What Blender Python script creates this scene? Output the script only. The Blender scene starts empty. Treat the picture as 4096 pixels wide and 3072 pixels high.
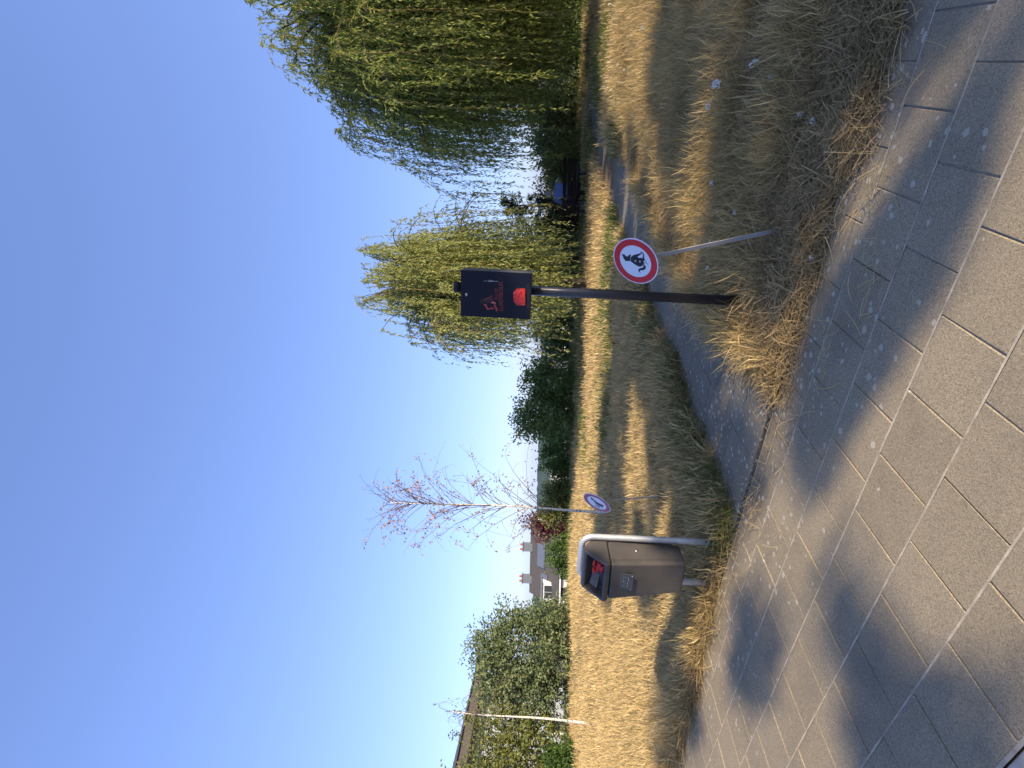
import bpy, bmesh, math, random
import numpy as np
from mathutils import Matrix, Vector, noise as mnoise
R = math.radians
rng = np.random.default_rng(7)
random.seed(7)
sc = bpy.context.scene
col = sc.collection

# ------------------------------------------------------------------ camera
FPX, EYE = 2160.0, 1.45                  # focal length in photo pixels, eye height in metres
PITCH, ROLL = R(2.4), R(1.5)
FW = np.array([0, math.cos(PITCH), math.sin(PITCH)])
_r0 = np.array([1., 0, 0]); _u0 = np.cross(_r0, FW)
RT = _r0 * math.cos(ROLL) + _u0 * math.sin(ROLL)
UP = np.cross(RT, FW)
CAM = np.array([0, 0, EYE])
cd = bpy.data.cameras.new('camera'); cam = bpy.data.objects.new('camera', cd); col.objects.link(cam)
cd.sensor_fit = 'HORIZONTAL'; cd.sensor_width = 36; cd.lens = 36 * FPX / 4096
cd.clip_start = 0.05; cd.clip_end = 9000
M = Matrix.Identity(4)                   # the phone was held upright, the picture lies on its side
for i in range(3):
    M[i][0] = -UP[i]; M[i][1] = RT[i]; M[i][2] = -FW[i]; M[i][3] = CAM[i]
cam.matrix_world = M
sc.camera = cam

# ------------------------------------------------------------------ sky, sun, exposure
SUN_AZ, SUN_EL = R(133), R(25)           # azimuth from +Y towards +X
SUN = np.array([math.sin(SUN_AZ) * math.cos(SUN_EL), math.cos(SUN_AZ) * math.cos(SUN_EL), math.sin(SUN_EL)])
w = bpy.data.worlds.new('World'); sc.world = w; w.use_nodes = True
nt = w.node_tree
bg = nt.nodes['Background']; sky = nt.nodes.new('ShaderNodeTexSky')
sky.sky_type = 'NISHITA'; sky.sun_disc = False
sky.sun_elevation = SUN_EL; sky.sun_rotation = SUN_AZ
sky.altitude = 300; sky.air_density = 1.0; sky.dust_density = 0.6; sky.ozone_density = 2.0
gm = nt.nodes.new('ShaderNodeGamma'); gm.inputs[1].default_value = 0.62      # the phone compressed the sky's range
tn = nt.nodes.new('ShaderNodeMix'); tn.data_type = 'RGBA'; tn.blend_type = 'MULTIPLY'; tn.inputs[0].default_value = 1
tn.inputs[7].default_value = (.95, 1.12, 1.76, 1)
nt.links.new(sky.outputs[0], gm.inputs[0]); nt.links.new(gm.outputs[0], tn.inputs[6]); nt.links.new(tn.outputs[2], bg.inputs[0])
bg.inputs[1].default_value = 0.15
ld = bpy.data.lights.new('sun', 'SUN'); ld.energy = 5.0; ld.angle = R(0.5); ld.color = (1, 0.84, 0.62)
lo = bpy.data.objects.new('sun', ld); col.objects.link(lo)
lo.rotation_euler = Vector(-SUN).to_track_quat('-Z', 'Y').to_euler()
sc.view_settings.view_transform = 'Standard'; sc.view_settings.look = 'None'
sc.view_settings.gamma = 1; sc.view_settings.use_curve_mapping = False
sc.view_settings.exposure = 0.82
sc.render.engine = 'CYCLES'
sc.cycles.max_bounces = 4; sc.cycles.diffuse_bounces = 2; sc.cycles.glossy_bounces = 2; sc.cycles.transmission_bounces = 3
sc.cycles.transparent_max_bounces = 2; sc.cycles.caustics_reflective = False; sc.cycles.caustics_refractive = False
sc.cycles.use_adaptive_sampling = True; sc.cycles.adaptive_threshold = 0.02
sc.cycles.use_denoising = True

# ------------------------------------------------------------------ helpers
def ray(x, y):                           # photo pixel (4096 x 3072) to a direction
    return FW + RT * ((3072 - y) - 1536.) / FPX - UP * (x - 2048.) / FPX
def G(x, y, z=0.0):                      # where that sight line meets the ground
    d = ray(x, y); return CAM + d * ((z - EYE) / d[2])
def P(x, y, Y):                          # a point on that sight line, Y metres away
    d = ray(x, y); return CAM + d * (Y / d[1])
def PL(x, y, c, n):                      # where it meets a plane
    d = ray(x, y); return CAM + d * (((c - CAM) @ n) / (d @ n))
def nrm(v): v = np.asarray(v, float); return v / np.linalg.norm(v)

def qmesh(name, V, F):
    V = np.ascontiguousarray(V, np.float32); F = np.ascontiguousarray(F, np.int32)
    me = bpy.data.meshes.new(name)
    me.vertices.add(len(V)); me.vertices.foreach_set('co', V.ravel())
    me.loops.add(F.size); me.loops.foreach_set('vertex_index', F.ravel())
    me.polygons.add(len(F)); me.polygons.foreach_set('loop_start', np.arange(0, F.size, F.shape[1], dtype=np.int32))
    me.update(calc_edges=True)
    return me
def cat(parts):
    Vs, Fs, o = [], [], 0
    for V, F in parts:
        Vs.append(V); Fs.append(F + o); o += len(V)
    return np.concatenate(Vs), np.concatenate(Fs)
def link(name, me, mat=None, parent=None, smooth=False):
    o = bpy.data.objects.new(name, me); col.objects.link(o)
    if mat is not None and me is not None and not me.materials: me.materials.append(mat)
    if parent is not None: o.parent = parent
    if smooth and me is not None:
        me.polygons.foreach_set('use_smooth', np.ones(len(me.polygons), bool))
    return o
def thing(name, label, cat_, loc=(0, 0, 0), rz=0, group=None):
    o = bpy.data.objects.new(name, None); col.objects.link(o)
    o.empty_display_size = 0.1
    o.location = loc; o.rotation_euler = (0, 0, rz); return tag(o, label, cat_, group)
def tag(o, label, cat_, group=None):
    o['label'] = label; o['category'] = cat_
    if group: o['group'] = group
    return o
def struct(o): o['kind'] = 'structure'; return o
def bm_mesh(name, bm):
    me = bpy.data.meshes.new(name); bmesh.ops.recalc_face_normals(bm, faces=bm.faces[:]); bm.to_mesh(me); bm.free(); return me
def box(name, cx, cy, cz, w_, d_, h_, bev=0.0, seg=2, mtx=None):
    bm = bmesh.new(); bmesh.ops.create_cube(bm, size=1)
    for v in bm.verts: v.co = Vector((v.co.x * w_ + cx, v.co.y * d_ + cy, v.co.z * h_ + cz))
    if bev: bmesh.ops.bevel(bm, geom=bm.edges[:], offset=bev, segments=seg, affect='EDGES', profile=0.5)
    if mtx is not None: bmesh.ops.transform(bm, matrix=mtx, verts=bm.verts[:])
    return bm_mesh(name, bm)
def prism(name, poly, axis, a, b, bev=0.0, seg=2):
    """polygon in the plane across axis, pushed from a to b; axis 0: poly=(y,z), 1: (x,z), 2: (x,y)"""
    bm = bmesh.new()
    def pt(p, t):
        return [(t, p[0], p[1]), (p[0], t, p[1]), (p[0], p[1], t)][axis]
    va = [bm.verts.new(pt(p, a)) for p in poly]; vb = [bm.verts.new(pt(p, b)) for p in poly]
    bm.faces.new(va); bm.faces.new(vb[::-1])
    n = len(poly)
    for i in range(n): bm.faces.new([va[i], vb[i], vb[(i + 1) % n], va[(i + 1) % n]])
    if bev: bmesh.ops.bevel(bm, geom=bm.edges[:], offset=bev, segments=seg, affect='EDGES', profile=0.5)
    return bm_mesh(name, bm)
def tube(pts, rad, sides=8, cap=True):
    pts = np.asarray(pts, float); n = len(pts)
    rad = np.broadcast_to(np.asarray(rad, float), (n,))
    T = np.gradient(pts, axis=0); T /= np.linalg.norm(T, axis=1)[:, None] + 1e-9
    ref = np.array([0, 0, 1.]) if abs(T[0][2]) < 0.8 else np.array([1., 0, 0])
    V = []; a = np.arange(sides) * 2 * math.pi / sides
    for i in range(n):
        b = np.cross(T[i], ref); b /= np.linalg.norm(b) + 1e-9; c = np.cross(b, T[i]); ref = c
        V.append(pts[i] + rad[i] * (np.cos(a)[:, None] * b + np.sin(a)[:, None] * c))
    V = np.concatenate(V); F = []
    for i in range(n - 1):
        for k in range(sides):
            F.append((i * sides + k, i * sides + (k + 1) % sides, (i + 1) * sides + (k + 1) % sides, (i + 1) * sides + k))
    F = np.array(F)
    if cap:
        o = len(V); V = np.concatenate([V, pts[:1], pts[-1:]])
        ex = [(o, (k + 1) % sides, k, k) for k in range(0)]
        E_ = []
        for k in range(0, sides, 2):
            E_.append((o, (k + 2) % sides, k + 1, k)); b0 = (n - 1) * sides
            E_.append((o + 1, b0 + k, b0 + k + 1, b0 + (k + 2) % sides))
        F = np.concatenate([F, np.array(E_)])
    return V, F
def poly3(pts, thick_dir, t):
    """a flat filled shape with a little thickness: front polygon offset by t along thick_dir"""
    bm = bmesh.new()
    fr = [bm.verts.new(Vector(p + thick_dir * t)) for p in pts]; bk = [bm.verts.new(Vector(p)) for p in pts]
    n = len(pts)
    f = bm.faces.new(fr)
    for i in range(n): bm.faces.new([bk[i], bk[(i + 1) % n], fr[(i + 1) % n], fr[i]])
    bmesh.ops.triangulate(bm, faces=[f])
    return bm
def leaves(Pt, D, L, W, r_, tw=None):
    """rhombic leaves: points, directions, lengths, widths"""
    n = len(Pt); D = D / (np.linalg.norm(D, axis=1)[:, None] + 1e-9)
    S = np.cross(D, r_.normal(size=(n, 3))); S /= np.linalg.norm(S, axis=1)[:, None] + 1e-9
    N = np.cross(D, S)
    L = np.broadcast_to(L, (n,))[:, None]; W = np.broadcast_to(W, (n,))[:, None]
    V = np.stack([Pt, Pt + D * L * .45 + S * W * .5 + N * W * .12, Pt + D * L, Pt + D * L * .45 - S * W * .5 + N * W * .12], 1).reshape(-1, 3)
    return V, np.arange(n * 4).reshape(-1, 4)

# ------------------------------------------------------------------ materials
def newmat(name):
    m = bpy.data.materials.new(name); m.use_nodes = True
    return m, m.node_tree.nodes, m.node_tree.links, m.node_tree.nodes['Principled BSDF']
def N(ns, t, **k):
    n = ns.new(t)
    for a, b in k.items(): setattr(n, a, b)
    return n
def mixc(ns, ls, fac, a, b, blend='MIX'):
    m = ns.new('ShaderNodeMix'); m.data_type = 'RGBA'; m.blend_type = blend
    for s, v in ((m.inputs[0], fac), (m.inputs[6], a), (m.inputs[7], b)):
        if hasattr(v, 'is_linked') or hasattr(v, 'node'): ls.new(v, s)
        elif isinstance(v, (int, float)): s.default_value = v
        else: s.default_value = (*v[:3], 1)
    return m.outputs[2]
def ramp(ns, ls, fac, stops):
    r = ns.new('ShaderNodeValToRGB'); ls.new(fac, r.inputs[0])
    e = r.color_ramp.elements
    while len(e) < len(stops): e.new(0.5)
    for i, (p, c) in enumerate(stops):
        e[i].position = p; e[i].color = (c, c, c, 1) if isinstance(c, (int, float)) else (*c, 1)
    return r.outputs[0]
def coords(ns, kind='Object'):
    return ns.new('ShaderNodeTexCoord').outputs[kind]
def noise(ns, ls, vec, scale, detail=4, rough=.55):
    n = ns.new('ShaderNodeTexNoise'); n.inputs['Scale'].default_value = scale
    n.inputs['Detail'].default_value = detail; n.inputs['Roughness'].default_value = rough
    if vec is not None: ls.new(vec, n.inputs['Vector'])
    return n.outputs[0]
def bump(ns, ls, h, bs, strength, dist):
    b = ns.new('ShaderNodeBump'); b.inputs['Strength'].default_value = strength; b.inputs['Distance'].default_value = dist
    ls.new(h, b.inputs['Height']); ls.new(b.outputs[0], bs.inputs['Normal'])
def plain(name, c, rough=.5, c2=None, scale=8, metal=0, bmp=0, bscale=60, spec=.5, world=False):
    m, ns, ls, bs = newmat(name)
    bs.inputs['Roughness'].default_value = rough; bs.inputs['Metallic'].default_value = metal
    bs.inputs['Specular IOR Level'].default_value = spec
    v = ns.new('ShaderNodeNewGeometry').outputs['Position'] if world else coords(ns)
    c2 = c2 or tuple(x * .8 for x in c)
    f = ramp(ns, ls, noise(ns, ls, v, scale, 5), [(.3, 0.), (.7, 1.)])
    ls.new(mixc(ns, ls, f, c, c2), bs.inputs['Base Color'])
    if bmp: bump(ns, ls, noise(ns, ls, v, bscale, 4), bs, bmp, .004)
    return m
def leafmat(name, cols, trans=.4, rough=.55, isl=True):
    """colour differs from leaf to leaf; light comes through"""
    m, ns, ls, bs = newmat(name)
    g = ns.new('ShaderNodeNewGeometry')
    c = ramp(ns, ls, g.outputs['Random Per Island'], [(i / (len(cols) - 1), q) for i, q in enumerate(cols)])
    if not isl:
        oi = ns.new('ShaderNodeObjectInfo')
        c = mixc(ns, ls, .5, c, ramp(ns, ls, oi.outputs['Random'], [(i / (len(cols) - 1), q) for i, q in enumerate(cols)]))
    big = noise(ns, ls, g.outputs['Position'], .9, 2)
    c = mixc(ns, ls, ramp(ns, ls, big, [(.35, .0), (.7, .45)]), c, mixc(ns, ls, .5, c, cols[-1]))
    ls.new(c, bs.inputs['Base Color']); bs.inputs['Roughness'].default_value = rough
    bs.inputs['Specular IOR Level'].default_value = .3
    tr = ns.new('ShaderNodeBsdfTranslucent'); ls.new(c, tr.inputs[0])
    mx = ns.new('ShaderNodeMixShader'); mx.inputs[0].default_value = trans
    ls.new(bs.outputs[0], mx.inputs[1]); ls.new(tr.outputs[0], mx.inputs[2])
    ls.new(mx.outputs[0], ns['Material Output'].inputs[0])
    return m

E1 = np.array([math.cos(R(148.9)), math.sin(R(148.9))])      # along the pavement, away to the left
E2 = np.array([-E1[1] * -1, 0]); E2 = np.array([math.sin(R(148.9)), -math.cos(R(148.9))])  # across it, away from the road
def MN(m, n): return E1 * m + E2 * n
def mn(x, y): return E1[0] * x + E1[1] * y, E2[0] * x + E2[1] * y

def slab_mat(name, a, b, lich):
    m, ns, ls, bs = newmat(name)
    pos = ns.new('ShaderNodeNewGeometry').outputs['Position']
    oi = ns.new('ShaderNodeObjectInfo')
    c = mixc(ns, ls, ramp(ns, ls, noise(ns, ls, pos, 2.2, 5), [(.3, 0.), (.72, 1.)]), a, b)
    c = mixc(ns, ls, .5, c, mixc(ns, ls, oi.outputs['Random'], tuple(x * .86 for x in a), tuple(x * 1.1 for x in a)))
    sp = ns.new('ShaderNodeTexVoronoi'); sp.inputs['Scale'].default_value = 230; ls.new(pos, sp.inputs['Vector'])
    grain = ramp(ns, ls, sp.outputs['Color'], [(.0, .5), (.4, .9), (.8, 1.1), (1., 1.45)])
    c = mixc(ns, ls, .85, c, grain, 'MULTIPLY')
    fine = noise(ns, ls, pos, 240, 3, .7)
    c = mixc(ns, ls, .6, c, ramp(ns, ls, fine, [(.3, .5), (.7, 1.45)]), 'MULTIPLY')
    st = noise(ns, ls, pos, 1.1, 6, .65)      # old damp stains
    c = mixc(ns, ls, ramp(ns, ls, st, [(.5, 0.), (.78, .55)]), c, (.09, .083, .078))
    sep = ns.new('ShaderNodeVectorMath'); sep.operation = 'DOT_PRODUCT'; ls.new(pos, sep.inputs[0]); sep.inputs[1].default_value = (E2[0], E2[1], 0)
    nd = ns.new('ShaderNodeMath'); nd.operation = 'MULTIPLY_ADD'; ls.new(noise(ns, ls, pos, 5.5, 6, .7), nd.inputs[0]); nd.inputs[1].default_value = .55; ls.new(sep.outputs['Value'], nd.inputs[2])
    mrd = ns.new('ShaderNodeMapRange'); ls.new(nd.outputs[0], mrd.inputs[0]); mrd.inputs[1].default_value = lich[1] + .12; mrd.inputs[2].default_value = lich[1] + .42; mrd.inputs[3].default_value = 0; mrd.inputs[4].default_value = lich[3]
    c = mixc(ns, ls, mrd.outputs[0], c, (.155, .115, .07))       # earth washed out of the verge
    # lichen rosettes, thickest by the verge where nobody walks
    dot = ns.new('ShaderNodeVectorMath'); dot.operation = 'DOT_PRODUCT'; ls.new(pos, dot.inputs[0])
    dot.inputs[1].default_value = (E2[0], E2[1], 0)
    mr = ns.new('ShaderNodeMapRange'); ls.new(dot.outputs['Value'], mr.inputs[0])
    mr.inputs[1].default_value = lich[0]; mr.inputs[2].default_value = lich[1]; mr.inputs[3].default_value = 0; mr.inputs[4].default_value = 1
    vo = ns.new('ShaderNodeTexVoronoi'); vo.inputs['Scale'].default_value = 24; vo.inputs['Randomness'].default_value = 1
    wob = ns.new('ShaderNodeVectorMath'); wob.operation = 'ADD'; ls.new(pos, wob.inputs[0])
    wn = ns.new('ShaderNodeTexNoise'); wn.inputs['Scale'].default_value = 40; ls.new(pos, wn.inputs['Vector'])
    ws = ns.new('ShaderNodeVectorMath'); ws.operation = 'SCALE'; ls.new(wn.outputs['Color'], ws.inputs[0]); ws.inputs['Scale'].default_value = .02
    ls.new(ws.outputs[0], wob.inputs[1]); ls.new(wob.outputs[0], vo.inputs['Vector'])
    sepc = ns.new('ShaderNodeSeparateColor'); ls.new(vo.outputs['Color'], sepc.inputs[0])
    thr = ns.new('ShaderNodeMath'); thr.operation = 'MULTIPLY'; ls.new(sepc.outputs[0], thr.inputs[0]); thr.inputs[1].default_value = .42
    lt = ns.new('ShaderNodeMath'); lt.operation = 'LESS_THAN'; ls.new(vo.outputs['Distance'], lt.inputs[0]); ls.new(thr.outputs[0], lt.inputs[1])
    g2 = ns.new('ShaderNodeMath'); g2.operation = 'LESS_THAN'; ls.new(sepc.outputs[1], g2.inputs[0])
    pm = ns.new('ShaderNodeMath'); pm.operation = 'MULTIPLY'; ls.new(mr.outputs[0], pm.inputs[0]); pm.inputs[1].default_value = lich[2]
    ls.new(pm.outputs[0], g2.inputs[1])
    mm = ns.new('ShaderNodeMath'); mm.operation = 'MULTIPLY'; ls.new(lt.outputs[0], mm.inputs[0]); ls.new(g2.outputs[0], mm.inputs[1])
    m2 = ns.new('ShaderNodeMath'); m2.operation = 'MULTIPLY'; ls.new(mm.outputs[0], m2.inputs[0]); m2.inputs[1].default_value = .75
    c = mixc(ns, ls, m2.outputs[0], c, (.42, .39, .30))
    ls.new(c, bs.inputs['Base Color']); bs.inputs['Roughness'].default_value = .9; bs.inputs['Specular IOR Level'].default_value = .2
    h = mixc(ns, ls, .5, fine, sp.outputs['Distance'])
    bump(ns, ls, h, bs, .35, .003)
    return m

MAT = dict(
    slab=slab_mat('coarse_concrete', (.295, .240, .155), (.228, .188, .125), (1.7, 2.7, .5, .75)),
    pathslab=slab_mat('path_concrete_shaded', (.215, .188, .135), (.16, .142, .105), (1.0, 2.4, .6, .0)),  # darker than the pavement: the path's shade is put into its colour
    joint=plain('joint_sand', (.46, .41, .32), .95, (.25, .22, .17), 30, bmp=.4, world=True),
    soil=plain('dry_soil', (.12, .085, .046), 1, (.19, .135, .07), 1.2, bmp=.6, bscale=9, world=True),
    asphalt=plain('asphalt', (.10, .105, .108), .9, (.16, .165, .165), 90, bmp=.5, bscale=180, world=True),
    kerb=plain('kerb_concrete', (.33, .33, .31), .9, (.22, .22, .21), 12, bmp=.3, bscale=120),
    path=plain('path_surface_shaded', (.195, .172, .128), .95, (.14, .124, .095), 3, bmp=.3, bscale=90, world=True),  # path beyond the slabs, its colour darkened for shade as well
    galv=plain('galvanised_steel', (.56, .57, .57), .5, (.40, .42, .43), 14, metal=.55, bmp=.15, bscale=30),
    binp=plain('bin_paint', (.082, .072, .064), .45, (.060, .054, .049), 7, bmp=.06, bscale=300),
    bind=plain('bin_inside_shade', (.03, .03, .032), .7),
    liner=plain('bin_liner', (.12, .12, .125), .5),
    navy=plain('navy_paint', (.0045, .006, .016), .5, (.006, .008, .018), 6, bmp=.04, bscale=200, spec=.25),
    post=plain('dark_post_paint', (.022, .022, .028), .36, (.035, .033, .034), 5),
    black=plain('black_plastic', (.006, .006, .008), .5),
    steel=plain('lock_steel', (.62, .63, .62), .28, metal=.9),
    redbag=plain('red_bag', (.62, .035, .025), .35, (.42, .02, .018), 12, bmp=.5, bscale=25),
    signw=plain('sign_white', (.74, .76, .80), .35, (.70, .72, .76), 6),
    signr=plain('sign_red', (.60, .016, .014), .35, (.54, .016, .016), 6),
    signr2=plain('sign_red_faded', (.42, .05, .085), .4, (.36, .04, .07), 6),
    signk=plain('sign_black', (.008, .008, .014), .4),
    stake=plain('stake_steel', (.34, .32, .29), .5, (.26, .24, .22), 9, metal=.3),
    r1=plain('print_dark_red', (.11, .008, .008), .4), r2=plain('print_red', (.5, .045, .04), .4),
    r3=plain('print_coral', (.72, .16, .12), .4), r4=plain('print_plum', (.10, .014, .03), .4),
    r5=plain('print_deep_red', (.05, .004, .004), .4), scr=plain('paint_scratch', (.23, .25, .28), .6),
    print=plain('print_lettering', (.30, .022, .022), .4),
    wood=plain('bench_wood', (.009, .005, .004), .7, (.013, .008, .006), 6, spec=.15),
    iron=plain('bench_iron', (.02, .02, .024), .5),
    skin=plain('skin', (.5, .3, .22), .5), hair=plain('grey_hair', (.16, .155, .16), .7, (.3, .29, .29), 60),
    shirt=plain('blue_shirt', (.09, .16, .36), .8, (.075, .13, .30), 20), trouser=plain('dark_trousers', (.012, .014, .03), .8),
    shoe=plain('shoe', (.01, .01, .011), .5),
    white=plain('white_render', (.80, .78, .74), .9, (.74, .72, .68), .8), grey=plain('grey_render', (.40, .42, .44), .9, (.36, .38, .40), .8),
    slate=plain('slate_roof', (.075, .068, .064), .75, (.055, .05, .048), 3, bmp=.4, bscale=6), paleroof=plain('pale_grey_roof', (.34, .34, .37), .8, (.29, .29, .31), 2),
    zinc=plain('zinc', (.16, .18, .20), .5), frame=plain('window_frame', (.8, .8, .78), .5), pane=plain('window_glass', (.045, .055, .06), .12, spec=.8),
    clay=plain('clay_pot', (.42, .10, .05), .8), solar=plain('solar_panel', (.12, .14, .19), .2, spec=.8), timber=plain('fascia_timber', (.12, .10, .085), .8, (.09, .075, .06), 4),
    bark=plain('willow_bark', (.11, .085, .055), .95, (.06, .045, .03), 9, bmp=.6, bscale=20), twig=plain('twig', (.26, .17, .06), .8, (.18, .12, .05), 5),
    birchtwig=plain('birch_twig', (.17, .115, .075), .8, (.10, .07, .05), 8),
    forest=leafmat('far_forest', [(.05, .07, .035), (.06, .085, .04), (.04, .06, .035)], .1),
    willow=leafmat('willow_leaf', [(.085, .125, .024), (.185, .24, .045), (.28, .33, .075), (.41, .39, .085)], .48),
    willow2=leafmat('willow_leaf_light', [(.18, .22, .06), (.29, .335, .10), (.40, .44, .155), (.50, .47, .14)], .5),
    sage=leafmat('shrub_leaf_sage', [(.085, .125, .05), (.135, .185, .08), (.20, .25, .13), (.26, .28, .11)], .38),
    lime=leafmat('shrub_leaf_yellow_green', [(.08, .11, .03), (.14, .18, .05), (.20, .215, .06), (.26, .24, .06)], .4),
    deep=leafmat('shrub_leaf_deep', [(.07, .125, .033), (.12, .19, .048), (.175, .25, .07), (.22, .28, .09)], .4),
    bright=leafmat('shrub_leaf_bright', [(.04, .085, .016), (.07, .13, .025), (.10, .17, .035), (.12, .19, .05)], .35),
    purple=leafmat('shrub_leaf_purple', [(.05, .012, .014), (.09, .02, .022), (.12, .03, .03), (.07, .02, .02)], .3),
    conifer=leafmat('conifer_leaf', [(.018, .035, .014), (.03, .055, .02), (.045, .07, .03)], .2),
    autumn=leafmat('birch_leaf_brown', [(.36, .20, .12), (.48, .30, .19), (.44, .31, .22), (.30, .17, .10)], .4),
    yleaf=leafmat('birch_leaf_green', [(.15, .17, .05), (.22, .22, .06), (.18, .2, .07)], .4),
    straw=leafmat('straw', [(.32, .22, .08), (.56, .40, .16), (.74, .55, .26), (.20, .16, .06)], .25, .7, isl=False),
    gold=leafmat('golden_meadow', [(.44, .31, .12), (.60, .44, .20), (.68, .51, .27), (.34, .27, .11)], .25, .7, isl=False),
    dull=leafmat('matted_straw', [(.13, .085, .036), (.40, .28, .12), (.56, .40, .19), (.20, .14, .06)], .15, .8, isl=False),
    green=leafmat('green_grass', [(.045, .085, .016), (.08, .135, .022), (.13, .175, .035), (.20, .19, .055)], .3, .6, isl=False),
    petal=plain('white_umbel', (.62, .62, .57), .7), stem=plain('green_stem', (.16, .19, .05), .7),
    deadleaf=plain('dead_leaf', (.34, .15, .06), .8, (.22, .10, .04), 30),
)
# birch bark: white with dark cross marks
m, ns, ls, bs = newmat('birch_bark'); v = coords(ns)
mp = ns.new('ShaderNodeMapping'); mp.inputs['Scale'].default_value = (3, 3, 14); ls.new(v, mp.inputs[0])
c = mixc(ns, ls, ramp(ns, ls, noise(ns, ls, mp.outputs[0], 3, 4), [(.55, 0.), (.62, 1.)]), (.62, .55, .46), (.07, .055, .045))
ls.new(c, bs.inputs['Base Color']); bs.inputs['Roughness'].default_value = .8; MAT['birch'] = m

# ------------------------------------------------------------------ the ground
def hz(x, y):
    x = np.asarray(x, float); y = np.asarray(y, float)
    crest = 17.0 + np.clip((x + 3) * .45, -1.5, 3)
    d = np.maximum(0, y - crest)
    z = np.where(d < 10, -.011 * d * d, -1.1 - .22 * (d - 10))
    z = np.maximum(z, -9 - np.maximum(0, d - 45) * .045)
    z = np.maximum(z, -60)
    return z - .02 + np.where((y > 9) & (y < 40), .03 * np.sin(x * .7 + y * .4), 0)
xs = np.unique(np.concatenate([-np.geomspace(20, 3000, 24), np.linspace(-20, 20, 81), np.geomspace(20, 3000, 24)]))
ys = np.unique(np.concatenate([-np.geomspace(6, 400, 12), np.linspace(-6, 70, 153), np.geomspace(70, 6000, 36)]))
XX, YY = np.meshgrid(xs, ys); ZZ = hz(XX, YY)
mm_, nn_ = E1[0] * XX + E1[1] * YY, E2[0] * XX + E2[1] * YY
ZZ = np.where(nn_ < 1.3, -.16, ZZ)                                    # under the roadway
V = np.stack([XX, YY, ZZ], -1).reshape(-1, 3); nx = len(xs)
ii, jj = np.meshgrid(np.arange(len(ys) - 1), np.arange(nx - 1), indexing='ij')
F = np.stack([ii * nx + jj, ii * nx + jj + 1, (ii + 1) * nx + jj + 1, (ii + 1) * nx + jj], -1).reshape(-1, 4)
struct(link('ground', qmesh('ground', V, F), MAT['soil']))

# pavement: bed of sand, slabs, edging stones, kerb stones, road
def strip(m0, m1, n0, n1, z):
    c = [MN(m0, n0), MN(m1, n0), MN(m1, n1), MN(m0, n1)]
    return np.array([(*p, z) for p in c]), np.array([[0, 1, 2, 3]])
NE, NK = 2.80, .90
bedV, bedF = strip(-6, 14, NK - .02, NE + .01, -.007)
pave = struct(link('pavement', qmesh('pavement', bedV, bedF), MAT['joint']))
rotz = math.atan2(E1[1], E1[0])
PM, PN = .3135, .325
def slab_variants(w_, d_, k, mat, th=.05):
    out = []
    for i in range(k):
        me = box('slab', 0, 0, -th / 2, w_, d_, th, .0035, 1)
        for v_ in me.vertices:                                       # worn, never quite square
            q = mnoise.noise_vector(Vector((v_.co.x * 4 + i * 9.1, v_.co.y * 4, v_.co.z * 4)))
            v_.co.x += q.x * .0025; v_.co.y += q.y * .0025
        me.materials.append(mat); out.append(me)
    return out
def inview(x, y, z=0, mar=260):
    q = np.array([x, y, z]) - CAM; d = q @ FW
    if d < .2: return False
    px = 2048 - (q @ UP) / d * FPX; py = 3072 - (1536 + (q @ RT) / d * FPX)
    return -mar < px < 4096 + mar and -mar < py < 3072 + mar
sv = slab_variants(PM - .0045, PN - .0075, 7, MAT['slab'])
sc_cut = slab_variants(PM - .0045, .175, 4, MAT['slab'])
nslab = 0
n0s = [1.216 + PN * k for k in range(-1, 5)]
for k, n0 in enumerate(n0s):
    cut = k == 5
    ph = .9485 if k % 2 == 1 else .786
    nc = n0 + (PN / 2 if not cut else .0905)
    for j in range(-14, 30):
        mcx = ph + PM * (j + .5); x, y = MN(mcx, nc)
        if not inview(x, y) or mcx > 8.2: continue
        o = link('slab', random.choice(sc_cut if cut else sv), None, pave)
        o.location = (x, y, rng.normal(0, .0012)); o.rotation_euler = (rng.normal(0, .003), rng.normal(0, .003), rotz + rng.normal(0, .003))
        nslab += 1
jv = [strip(-6, 9, 1.216 + PN * k - .0046, 1.216 + PN * k + .0046, -.0022) for k in range(0, 5)] + [strip(-6, 9, 2.698, 2.709, -.0025)]
link('joint_sand', qmesh('joint_sand', *cat(jv)), plain('pale_joint_sand', (.52, .445, .32), .95, (.24, .205, .15), 14, bmp=.5, bscale=90, world=True), pave)
ed = slab_variants(.495, .075, 4, MAT['slab'])
for j in range(-4, 17):
    x, y = MN(-.2 + .5 * j, 2.745)
    if inview(x, y):
        o = link('edging_stone', random.choice(ed), None, pave); o.location = (x, y, rng.normal(.004, .002)); o.rotation_euler = (0, 0, rotz + rng.normal(0, .004)); nslab += 1
kb = []
for i in range(2):
    me = box('kerb_stone', 0, 0, -.1, .99, .115, .2, .01, 2); me.materials.append(MAT['kerb']); kb.append(me)
for j in range(-4, 8):
    x, y = MN(.42 + 1.0 * j, NK - .085)
    o = link('kerb_stone', kb[j % 2], None, pave); o.location = (x, y, .0); o.rotation_euler = (0, 0, rotz)
rV, rF = strip(-60, 120, -8, NK - .10, -.10)
struct(link('road', qmesh('road', rV, rF), MAT['asphalt']))

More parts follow.
